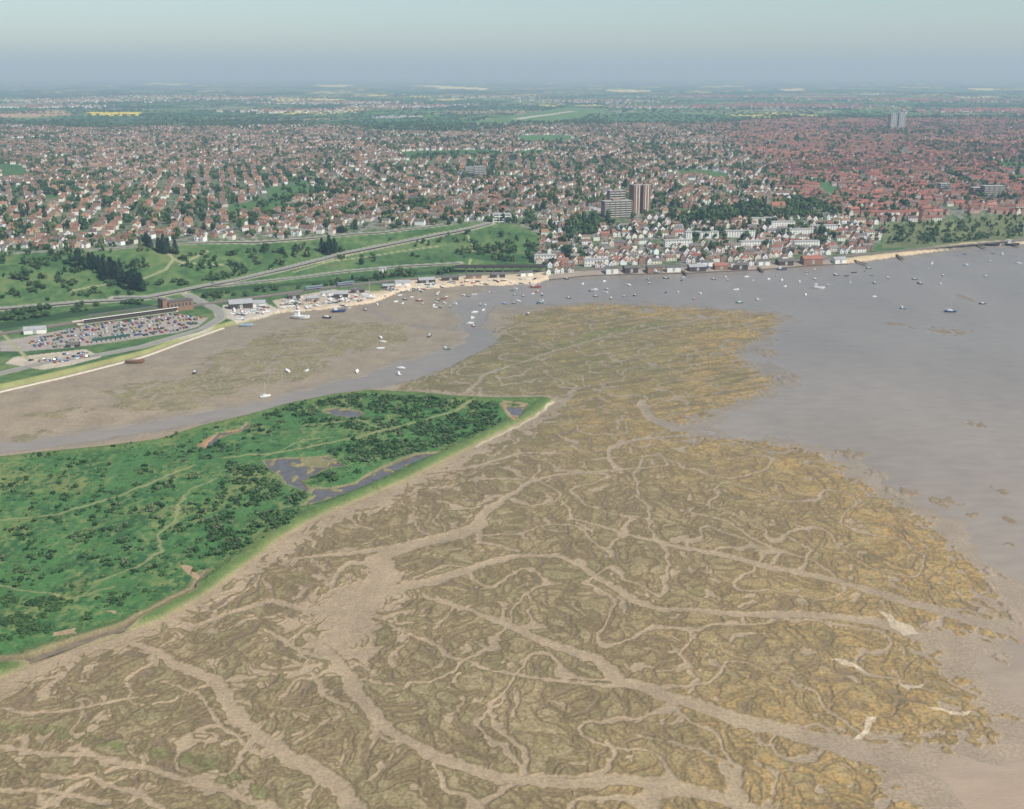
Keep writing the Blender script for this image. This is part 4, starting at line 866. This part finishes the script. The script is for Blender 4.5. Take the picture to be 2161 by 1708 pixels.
for a,b_,w_,d_,h_,wl,rf,lb in [(508,650,22,12,5,m_shed,m_crg,"dark boat shed with grey corrugated roof"),(545,648,14,9,4,m_wht,m_crg,"small white workshop with corrugated roof"),(75,704,18,8,4,m_wht,m_crg,"white flat-fronted station outbuilding"),(1712,556,24,12,6,m_brick,m_redt,"rust-brown waterside warehouse on the quay"),(1655,558,20,9,4,m_shed,m_dark,"black timber fishing shed on the quay"),(1560,566,18,9,4,m_shed,m_dark,"tarred cockle shed on the quay"),(1520,567,16,9,4,m_brick,m_redt,"brick cockle shed on the quay"),(1470,570,20,9,4,m_shed,m_crg,"dark net shed beside moored boats"),(1420,571,16,8,4,m_wht,m_dark,"small white quayside cottage"),(1380,573,18,9,5,m_brick,m_dark,"old brick smack owners house"),(1330,574,16,9,5,m_shed,m_dark,"dark timber shed by the shore"),(1290,575,14,9,5,m_wht,m_dark,"white cottage by the shore"),(900,597,18,8,3.5,m_shed,m_crg,"long low boat store above beach"),(850,603,16,8,3.5,m_wht,m_crg,"pale sailing club hut above beach"),(950,592,18,8,3.5,m_shed,m_dark,"dark beach store hut"),(720,628,14,8,4,m_shed,m_crg,"boatyard workshop among hauled-out boats"),(660,636,12,7,3.5,m_brick,m_crg,"small brick boatyard office"),(155,733,10,6,2.5,m_shed,m_dark,"low dark car park hut"),(1770,554,16,9,4,m_wht,m_crg,"pale hut at beach edge"),(1610,560,14,8,5,m_wht,m_dark,"white inn on the quay"),
 (620,630,12,7,3.5,m_shed,m_dark,"small tarred boatyard store"),(690,624,10,6,3,m_wht,m_crg,"white boatyard hut with metal roof"),(755,618,14,7,3.5,m_shed,m_dark,"dark boatyard shed beside hauled-out boats"),(820,609,12,6,3,m_shed,m_crg,"weathered beach hut with metal roof"),(1000,588,16,7,3.5,m_brick,m_dark,"low brick store below the flyover"),(1050,586,16,7,3.5,m_shed,m_dark,"dark beach store below the flyover"),(1110,583,14,7,4,m_wht,m_dark,"white hut at the old town edge"),(1490,562,16,8,5,m_wht,m_dark,"white fisherman's cottage by the quay")]:
    shed(a,b_,w_,d_,h_,.25+random.uniform(-.1,.1),wl,rf,lb)
m_grn=mat_color("green_paint",(.03,.08,.06))
for k in range(8): shed(200+k*10,724-k*1.4,3,5,2.2,.2,m_grn,m_grn,"small dark green lock-up store","lock_up_store","shed")
def along(p0,p1):
    (a,b_),(c,d_)=polyH([p0,p1]); return a,b_,c,d_
a,b_,c,d_=along((160,686),(372,657)); L_=math.hypot(c-a,d_-b_); an=math.atan2(d_-b_,c-a); zz=float(gz((a+c)/2,(b_+d_)/2))
o=link("railway_station",None,None,"long low station with flat platform canopies","railway station",loc=((a+c)/2,(b_+d_)/2,zz)); o.rotation_euler=(0,0,an)
link("platform",boxm("platform",[(-L_/2,L_/2,-5,-1.5,-1,1.0),(-L_/2,L_/2,9,12.5,-1,1.0)],m_conc),parent=o)
link("canopy",boxm("canopy",[(-L_/2+4,L_/2,-6,-.8,4.3,4.8)],mat_color("canopy_felt",(.13,.10,.08),.9)),parent=o)
link("canopy",boxm("canopy",[(-L_/2+14,L_/2-4,8,13.5,4.3,4.8)],m_dark),parent=o)
link("fascia",boxm("fascia",[(-L_/2+4,L_/2,-6.25,-6.01,4.3,4.9)],m_wht),parent=o)
link("wall",boxm("wall",[(-L_/2+6,L_/2-2,-5.4,-4.6,.9,4.299)],m_shed),parent=o)
for k in range(14): link("post",boxm("post",[(-L_/2+8+k*(L_-12)/13,-L_/2+8.25+k*(L_-12)/13,-1.9,-1.6,1.001,4.299)],m_grey),parent=o)
a,b_=[float(q[0]) for q in hit(378,655)]; o=link("ticket_hall",None,None,"two storey brown brick station ticket hall beside road bridge","station building",loc=(a,b_,float(gz(a,b_)))); o.rotation_euler=(0,0,an)
link("wall",boxm("wall",[(-12,12,-6,6,-2,9),(-17,-12.002,-4,8,-2,12)],m_brick),parent=o); link("roof",boxm("roof",[(-12.4,12.4,-6.4,6.4,9.002,9.6),(-17.3,-12.41,-4.3,8.3,12.002,12.5)],m_dark),parent=o)
for k in range(6): link("window",boxm("window",[(-10+k*3.6,-8+k*3.6,-6.15,-5.95,4.5,7.5)],m_sky),parent=o)
a,b_,c,d_=along((975,574),(1145,574)); L_=math.hypot(c-a,d_-b_); an2=math.atan2(d_-b_,c-a)
o=link("road_flyover",None,None,"dark steel and concrete flyover carrying the road over railway","bridge",loc=((a+c)/2,(b_+d_)/2,float(gz((a+c)/2,(b_+d_)/2)))); o.rotation_euler=(0,0,an2)
link("deck",boxm("deck",[(-L_/2-8,L_/2+2,-5,5,5,6.2)],m_shed),parent=o); link("parapet",boxm("parapet",[(-L_/2-8,L_/2+2,-5.2,-4.9,6.201,7.1),(-L_/2-8,L_/2+2,4.9,5.2,6.201,7.1)],m_shed),parent=o)
for k in range(9): link("pier",boxm("pier",[(-L_/2+4+k*(L_-8)/8,-L_/2+5.2+k*(L_-8)/8,-4,4,-2,4.999)],m_brick),parent=o)
q=resample(roadH([(628,617),(700,607),(762,600)]),20.6); 
o=link("passenger_train",None,None,"grey and blue electric passenger train on the shore line","train"); 
m_tr=mat_color("train_paint",(.22,.26,.30),.5)
for k in range(len(q)-1):
    a,b_=q[k]; c,d_=q[k+1]; an2=math.atan2(d_-b_,c-a); x_,y_=(a+c)/2,(b_+d_)/2; cr_=link("carriage",boxm("carriage",[(-9.9,9.9,-1.4,1.4,1.0,3.6),(-9.7,9.7,-1.1,1.1,3.601,3.9)],m_tr),parent=o,loc=(x_,y_,float(gz(x_,y_))+.5)); cr_.rotation_euler=(0,0,an2)
    link("window_strip",boxm("window_strip",[(-9.3,9.3,-1.46,-1.39,2.1,3.0)],m_sky),parent=cr_)
# ------------------------------------------------------------------ cars
m_car=mat_objcol("car_paint",.3,.03,1,.5); m_cg=mat_color("car_glass",(.04,.05,.06),.1,.05,1,.5); m_ty=mat_color("tyre_rubber",(.02,.02,.02))
def loft(name,secs,mat):
    bm=bmesh.new(); rings=[[bm.verts.new(v) for v in s] for s in secs]
    for r0,r1 in zip(rings,rings[1:]):
        n_=len(r0)
        for i in range(n_): bm.faces.new((r0[i],r0[(i+1)%n_],r1[(i+1)%n_],r1[i]))
    bm.faces.new(rings[0][::-1]); bm.faces.new(rings[-1]); bmesh.ops.recalc_face_normals(bm,faces=bm.faces)
    m_=bpy.data.meshes.new(name); bm.to_mesh(m_); bm.free(); m_.materials.append(mat); return m_
def sec(xx,w0,z0,w1,z1): return [(xx,-w0,z0),(xx,w0,z0),(xx,w0*1.0,(z0+z1)/2),(xx,w1,z1),(xx,-w1,z1),(xx,-w0,(z0+z1)/2)]
carB=loft("car_body",[sec(-2.15,.72,.35,.7,.78),sec(-1.9,.82,.25,.76,.9),sec(-1.2,.84,.22,.78,.95),sec(.9,.84,.22,.78,.95),sec(1.9,.82,.25,.74,.8),sec(2.15,.7,.35,.65,.65)],m_car)
carR=boxm("car_roof",[(-1.15,.35,-.62,.62,1.38,1.43)],m_car)
carG=loft("car_glasshouse",[sec(-1.75,.72,.93,.7,.96),sec(-1.25,.74,.93,.6,1.37),sec(.35,.74,.93,.6,1.37),sec(1.05,.72,.93,.7,.96)],m_cg)
bmw=bmesh.new(); bmesh.ops.create_cone(bmw,cap_ends=True,segments=10,radius1=.31,radius2=.31,depth=.2,matrix=Matrix.Rotation(math.pi/2,4,'X')); carW=bpy.data.meshes.new("wheel"); bmw.to_mesh(carW); bmw.free(); carW.materials.append(m_ty)
CC=[('white',(.75,.75,.73)),('red',(.45,.04,.03)),('blue',(.05,.10,.30)),('silver',(.45,.46,.47)),('dark grey',(.10,.10,.11)),('black',(.03,.03,.03)),('green',(.04,.15,.08)),('beige',(.5,.42,.28)),('yellow',(.65,.5,.08)),('white',(.78,.78,.76)),('red',(.5,.07,.05)),('pale blue',(.3,.42,.55))]
ncar=0
def car(x_,y_,an,nm="parked_car",where="parked in the station car park",grp="cars in the station car park",s_=1.0):
    global ncar
    if ncar>=300: return
    ncar+=1; n_,c=random.choice(CC); o=link(nm,carB,None,f"{n_} hatchback car {where}","car",group=grp); o.location=(x_,y_,float(gz(x_,y_))+.05); o.rotation_euler=(0,0,an); o.color=(*c,1); o.scale=(s_,s_,s_)
    r=link("roof_panel",carR,parent=o); r.color=(*c,1); link("glasshouse",carG,parent=o)
    for a in (-1.35,1.35):
        for b_ in (-.78,.78): link("wheel",carW,parent=o,loc=(a,b_,.31))
lot=polyH([(170,690),(372,663),(400,668),(425,672),(412,688),(375,700),(255,716),(150,732),(75,738),(60,722)]); A=np.array(lot); ca,sa=math.cos(an),math.sin(an)
us=A[:,0]*ca+A[:,1]*sa; vs=-A[:,0]*sa+A[:,1]*ca
v0=vs.min()+2; row=0; cands=[]
while v0<vs.max():
    u0=us.min()
    while u0<us.max():
        cands.append((u0*ca-v0*sa,u0*sa+v0*ca)); u0+=2.75
    v0+=5.2 if row%2==0 else 10.5; row+=1
cands=np.array(cands); mk=inpoly(cands[:,0],cands[:,1],lot)&(rng.random(len(cands))<.9); cands=cands[mk]
if len(cands)>235: cands=cands[rng.permutation(len(cands))[:235]]
for a,b_ in cands: car(a,b_,an+math.pi/2+random.gauss(0,.05)+(math.pi if random.random()<.5 else 0))
for a,b_ in rand_in([(45,765),(180,742),(200,752),(120,768)],34): car(a,b_,an+random.choice([0,1.57])+random.gauss(0,.1),where="parked on pale gravel by the sea wall",grp="cars on the gravel parking area")
for (a,b_) in [(572,570),(640,560),(870,508),(965,490),(905,500),(450,600)]:
    x_,y_=hit(a,b_); car(float(x_[0]),float(y_[0]),.5,"driving_car","driving on the coastal road","cars on the road",1.1)
# ------------------------------------------------------------------ boats
m_hull=mat_objcol("painted_hull",.4,.05,1,.5); m_cab=mat_color("cabin_paint",(.76,.75,.72),.5); m_mast=mat_color("aluminium_mast",(.6,.6,.58),.4)
def hsec(xx,w_,zk,zt): return [(xx,0,zk),(xx,w_*.75,zk+.25*(zt-zk)),(xx,w_,zt),(xx,w_*.85,zt+.001),(xx,-w_*.85,zt+.001),(xx,-w_,zt),(xx,-w_*.75,zk+.25*(zt-zk))]
hullM=loft("boat_hull",[hsec(-3.6,.95,-.2,.9),hsec(-2,1.25,-.4,.85),hsec(0,1.35,-.45,.9),hsec(2,1.0,-.4,1.05),hsec(3.2,.45,-.2,1.25),hsec(3.9,.04,.4,1.4)],m_hull)
cabM=loft("boat_cabin",[sec(-1.6,.85,.86,.75,1.7),sec(.4,.85,.88,.7,1.7),sec(1.5,.6,.95,.45,1.25)],m_cab)
wheelM=boxm("wheelhouse",[(-2.4,-.6,-.7,.7,.9,2.7),(-2.6,-.4,-.85,.85,2.701,2.85)],m_cab)
cwM=boxm("cabin_window",[(-1.3,.3,-.84,-.79,1.2,1.5),(-1.3,.3,.79,.84,1.2,1.5)],m_cg)
mastM=boxm("mast",[(.1,.22,-.06,.06,.9,10.5),(-3.2,.1,-.07,.07,2.2,2.36)],m_mast)
HC=[('white',(.78,.77,.75))]*6+[('dark blue',(.04,.07,.18)),('black',(.03,.03,.035)),('red',(.35,.05,.04)),('green',(.05,.16,.10)),('timber',(.22,.12,.07)),('pale blue',(.3,.42,.5))]
def boat(x_,y_,s_,kind,place,grp,col_=None,zmin=0.0,tilt=0,an=None):
    n_,c=col_ or random.choice(HC); z_=max(float(gz(x_,y_)),zmin); lab={'cabin':'motor cruiser','sail':'yacht with bare mast','fish':'fishing boat','open':'open dinghy'}[kind]
    o=link("sailing_yacht" if kind=='sail' else "fishing_boat" if kind=='fish' else "motor_boat" if kind=='cabin' else "dinghy",hullM,None,f"{n_} {lab} {place}","boat",group=grp)
    o.location=(x_,y_,z_+.35*s_*(z_>.05)); o.color=(*c,1); o.scale=(s_,s_,s_); o.rotation_euler=(tilt,0,random.uniform(0,6.28) if an is None else an)
    if kind in('cabin','sail'):
        k=link("cabin",cabM,parent=o); link("window",cwM,parent=k)
    if kind=='fish': link("wheelhouse",wheelM,parent=o)
    if kind=='sail' : link("mast",mastM,parent=o)
bl=[(1001,660),(997,672),(992,683),(999,689),(907,712),(803,715),(943,738),(846,778),(843,792),(754,787),(648,785),(608,786),(560,840),(412,789),(885,637),(930,650),(917,651),(1065,641),(1092,636),(1115,665),(1195,590),(1280,611),(1325,602),(1368,591),(1340,624),(1290,631),(1405,618),(1465,632),(1477,620),(1600,634),(1610,574),(1650,592),(1700,623),(1765,582),(1802,576),(1833,567),(1845,598),(1845,627),(1875,587),(1905,652),(1990,582),(1930,590),(1940,599),(2080,584),(2073,642),(2150,557),(2115,537),(1505,590),(1553,612),(1575,585),(1230,600),(1256,612),(803,738),(808,725),(1020,655),(1140,640),(1720,590),(1560,640),(1985,600),(2040,560)]
bx,by=P0([p[0] for p in bl],[p[1] for p in bl])
for k,(a,b_) in enumerate(zip(bx.tolist(),by.tolist())):
    s_=random.uniform(.75,1.05); kd_=random.choice(['cabin','cabin','cabin','sail','open','fish'])
    wet_=gz(a,b_)<0.05; boat(a,b_,s_,kd_,"moored in calm shallow water" if wet_ else "resting on tidal mud","boats moored in the creek",tilt=0 if wet_ else random.uniform(-.25,.25))
for (a,b_,s_,kd_,c) in [(1727,609,1.7,'fish',HC[0]),(2005,659,1.5,'sail',HC[6]),(635,674,2.4,'fish',HC[0]),(715,660,1.8,'fish',HC[6]),(690,673,1.2,'cabin',HC[7]),(1383,578,1.5,'cabin',HC[11]),(1405,588,1.0,'cabin',HC[7]),(285,768,2.0,'open',HC[10]),(1480,573,2.2,'fish',HC[6]),(1550,571,2.0,'fish',HC[10]),(520,690,1.6,'open',HC[11]),(780,636,1.8,'sail',HC[0]),(1130,607,1.6,'fish',HC[8]),(2095,520,2.4,'open',HC[7]),(2135,519,2.4,'fish',HC[7]),(1650,570,1.5,'fish',HC[6])]:
    x_,y_=P0(a,b_); boat(float(x_),float(y_),s_,kd_,"lying beside the shore" if kd_!='sail' else "lying at anchor","boats moored in the creek",c,an=random.uniform(-.3,.3))
for L,n_,pl,gp in [([(1160,595),(1700,568),(2100,530),(2130,560),(1900,600),(1300,640),(1160,630)],34,"moored in open shallow water","boats moored off the old town"),([(700,640),(900,615),(1140,606),(1150,640),(1000,650),(760,660)],42,"aground on muddy foreshore","boats moored off the old town")]:
    for a,b_ in rand_in(L,n_): boat(a,b_,random.uniform(.55,.85),random.choice(['open','cabin','cabin','open','sail','fish']),pl,gp)
for L,n_ in [([(480,655),(560,645),(580,658),(500,680)],36),([(580,640),(700,618),(780,622),(770,640),(680,650),(600,658)],90),([(800,612),(960,594),(1130,590),(1130,600),(960,604),(830,618)],70)]:
    for a,b_ in rand_in(L,n_):
        boat(a,b_,random.uniform(.6,.95),random.choice(['cabin','cabin','cabin','sail','open','open']),"hauled out on sandy boatyard","boats laid up ashore")
for a,b_ in rand_in([(590,645),(700,622),(780,625),(700,645),(600,660)],26): car(a,b_,random.uniform(0,6.28),where="parked in the boatyard",grp="cars in the boatyard")
m_tim=mat_color("jetty_timber",(.13,.09,.06),.95)
for (p0,p1) in [((1800,552),(1830,562)),((1890,540),(1905,550)),((2060,520),(2080,527)),((1600,568),(1610,576)),((1440,575),(1450,583)),((2120,515),(2150,523))]:
    (a,b_),(c,d_)=poly0([p0,p1]); L_=math.hypot(c-a,d_-b_); o=link("jetty",None,None,"dark timber jetty reaching from the shore","jetty",loc=((a+c)/2,(b_+d_)/2,0)); o.rotation_euler=(0,0,math.atan2(d_-b_,c-a))
    link("deck",boxm("deck",[(-L_/2,L_/2,-1.5,1.5,2.2,2.5)],m_tim),parent=o)
    for k in range(int(L_/6)+1):
        for s_ in(-1.2,1.2): link("pile",boxm("pile",[(-L_/2+k*6,-L_/2+k*6+.35,s_-.17,s_+.17,-2,2.199)],m_tim),parent=o)
# ------------------------------------------------------------------ haze (scattering plus a little absorption)
mh_=bpy.data.materials.new("atmospheric_haze"); mh_.use_nodes=True; t=mh_.node_tree; t.nodes.clear(); out=t.nodes.new('ShaderNodeOutputMaterial'); vs_=t.nodes.new('ShaderNodeVolumeScatter'); va=t.nodes.new('ShaderNodeVolumeAbsorption'); ad=t.nodes.new('ShaderNodeAddShader')
vs_.inputs['Color'].default_value=(.60,.81,1.0,1); vs_.inputs['Density'].default_value=1.0e-4; vs_.inputs['Anisotropy'].default_value=0.0
va.inputs['Color'].default_value=(.45,.72,.88,1); va.inputs['Density'].default_value=4.0e-5
t.links.new(vs_.outputs[0],ad.inputs[0]); t.links.new(va.outputs[0],ad.inputs[1]); t.links.new(ad.outputs[0],out.inputs['Volume'])
hm=boxm("haze",[(-60000,60000,-3000,61000,-40,560)],mh_)
link("sky_haze",hm,'structure',"layer of blue-grey summer haze above the land")
print("objects",len(bpy.data.objects),time.time()-T0)
